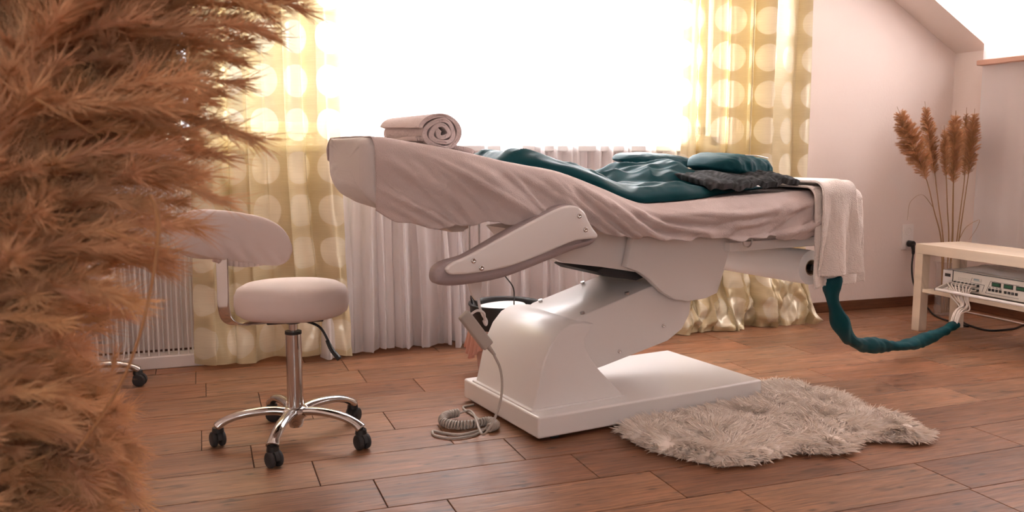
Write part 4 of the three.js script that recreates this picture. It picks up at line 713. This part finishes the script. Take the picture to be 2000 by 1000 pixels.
{ // back: six stalks in a glass vase behind the bench
  const vx = 3.925, vz = -3.7;
  const vase = tag(obj('glass_vase', lathe([[0, 0.0], [0.052, 0.0], [0.06, 0.006], [0.062, 0.04], [0.058, 0.16], [0.062, 0.29], [0.07, 0.305], [0.067, 0.306], [0.058, 0.29], [0.054, 0.16], [0.058, 0.04], [0.05, 0.012], [0, 0.012]], 44), phy({ color: lin(0.95, 0.93, 0.92), roughness: 0.05, transmission: 0.9, thickness: 0, ior: 1.45 })), 'clear glass vase holding dry pampas stalks behind the bench', 'vase'); vase.position.set(vx, 0, vz);
  const S = [ // plume foot px, tip px, plume label
    [[1810, 352], [1752, 208], [1838, 468], 1.12, 'pampas stalk in the glass vase leaning towards the bed, broad loose plume'],
    [[1826, 342], [1806, 198], [1842, 468], 0.8, 'pampas stalk in the glass vase with the tallest narrow plume'],
    [[1848, 346], [1844, 245], [1853, 468], 0.52, 'pampas stalk in the glass vase with the shortest thin plume'],
    [[1862, 360], [1867, 216], [1860, 468], 1.0, 'pampas stalk in the glass vase with the thickest stem, plume upright'],
    [[1884, 345], [1888, 210], [1869, 468], 0.6, 'thin pampas stalk in the glass vase, plume touching the dormer side one'],
    [[1891, 343], [1904, 212], [1873, 468], 0.8, 'pampas stalk in the glass vase leaning towards the dormer'],
  ];
  S.forEach(([f, tip, low, w, label], i) => {
    const z = vz + [0.05, -0.02, 0.06, 0.02, -0.05, 0.0][i], a = onZ(f[0], f[1], z + [0.02, -0.03, 0.02, 0.03, -0.04, 0.02][i]), b = onZ(tip[0], tip[1], z + [0.03, -0.05, 0.03, 0.04, -0.06, 0.03][i]), l = onZ(low[0], low[1], z * 0.5 + vz * 0.5);
    const foot = V(vx + (l.x - vx) * 0.4, 0.016, vz + (l.z - vz) * 0.3);
    const t = thing('pampas_stalk', label, 'pampas grass', [foot.x, foot.y, foot.z]); const R = p => p.clone().sub(foot);
    const rad = i === 3 ? 0.0062 : 0.0042; obj('stalk', sweep([V(0, 0, 0), R(l), R(l.clone().lerp(a, 0.5)), R(a), R(a.clone().lerp(b, 0.5)), R(b)], q => [rad * (1 - 0.75 * q), rad * (1 - 0.75 * q)], 40, 10), M.stalk, t);
    plume(t, [R(a), R(a.clone().lerp(b, 0.5)), R(b.clone().lerp(a, 0.12))], q => 0.42 + 0.75 * Math.sin(Math.PI * Math.pow(q, 0.75)) ** 0.8 * (1 - 0.35 * q), 420, w * 0.58, M.plume, 500 + i, [0.1, 0.34]);
    if (i === 0) obj('dry_leaf', sweep([R(l.clone().lerp(a, 0.55)), R(onZ(1800, 380, z)), R(onZ(1778, 395, z)), R(onZ(1772, 430, z))], q => [0.002 * (1 - q) + 0.0006, 0.0008], 30, 8), M.stalk, t);
    if (i === 5) { obj('dry_leaf', sweep([R(l), R(onZ(1886, 445, z)), R(onZ(1905, 432, z)), R(onZ(1913, 430, z)), R(onZ(1908, 445, z)), R(onZ(1893, 468, z))], q => [0.0025 * (1 - q) + 0.0006, 0.0008], 40, 8), M.stalk, t); }
  });
}
{ // foreground: plumes close to the camera in a floor vase out of view
  const D = 0.66, foot = atDepth(-60, 1500, D); foot.y = 0;
  const vase = tag(obj('floor_vase', lathe([[0, 0], [0.09, 0], [0.1, 0.01], [0.125, 0.12], [0.12, 0.28], [0.075, 0.42], [0.07, 0.46], [0.08, 0.48], [0.074, 0.48], [0.064, 0.46], [0.068, 0.42], [0.11, 0.28], [0.115, 0.12], [0.09, 0.016], [0, 0.016]], 48), std({ color: lin(0.6, 0.5, 0.42), roughness: 0.7 })), 'matt beige floor vase holding the big pampas plumes', 'vase'); vase.position.set(foot.x, 0, foot.z);
  const P = [ // px points of the axis from foot to tip, depth, size, count, label
    [[[-250, 1120], [-75, 740], [135, 330], [320, -60], [420, -300]], 0.66, 0.8, 560, 'huge brown pampas plume in the foreground reaching towards the gold drape'],
    [[[-230, 1050], [-110, 640], [20, 250], [110, -150], [160, -400]], 0.6, 0.8, 500, 'huge brown pampas plume in the foreground standing upright'],
    [[[-260, 1400], [-170, 1180], [-70, 980], [35, 875], [150, 815]], 0.7, 0.8, 340, 'shorter drooping pampas plume low in the foreground'],
  ];
  P.forEach(([px, d, size, n, label], i) => {
    const pts = px.map(([x, y], k) => atDepth(x, y, d + 0.02 * k)), base = V(foot.x + (i - 1) * 0.02, 0.02, foot.z + (i - 1) * 0.015), t = thing('pampas_stalk', label, 'pampas grass', [base.x, base.y, base.z]), R = p => p.clone().sub(base);
    obj('stalk', sweep([V(0, 0, 0), V(0, 0.44, 0), ...pts.map(R)], q => [0.0045 * (1 - 0.7 * q), 0.0045 * (1 - 0.7 * q)], 60, 10), M.stalk, t);
    obj('plume_core', sweep(pts.map(R), q => { const w = (0.036 + 0.016 * (vnoise(q * 9, i, 71) - 0.5)) * Math.sin(Math.PI * clamp(0.06 + 0.9 * q)) ** 0.35; return [w, w * 0.9]; }, 70, 28), M.plumeBody, t);
    plume(t, pts.map(R), q => 0.75 + 0.45 * Math.sin(Math.PI * q), n, size, M.plume, 700 + i * 7, [0.3, 0.85]);
    if (i === 0) obj('dry_leaf', sweep([[150, 880], [200, 810], [245, 730], [280, 630], [302, 520], [309, 440], [303, 400], [293, 380]].map(([x, y]) => R(atDepth(x, y, 0.55))), q => [0.0021 * (1 - 0.6 * Math.abs(q - 0.5)), 0.001], 60, 8), M.dryLeaf, t);
    if (i === 0) for (const l of [[[70, 192], [120, 222], [195, 268]], [[205, 448], [280, 475], [360, 492], [425, 510]]]) obj('twig', sweep(l.map(([x, y]) => R(atDepth(x, y, 0.53))), q => [0.0016 * (1.1 - q), 0.0012 * (1.1 - q)], 20, 8), M.dryLeaf, t);
  });
}

// ------------------------------------------------------------------ hand over
renderer.render(scene, camera);
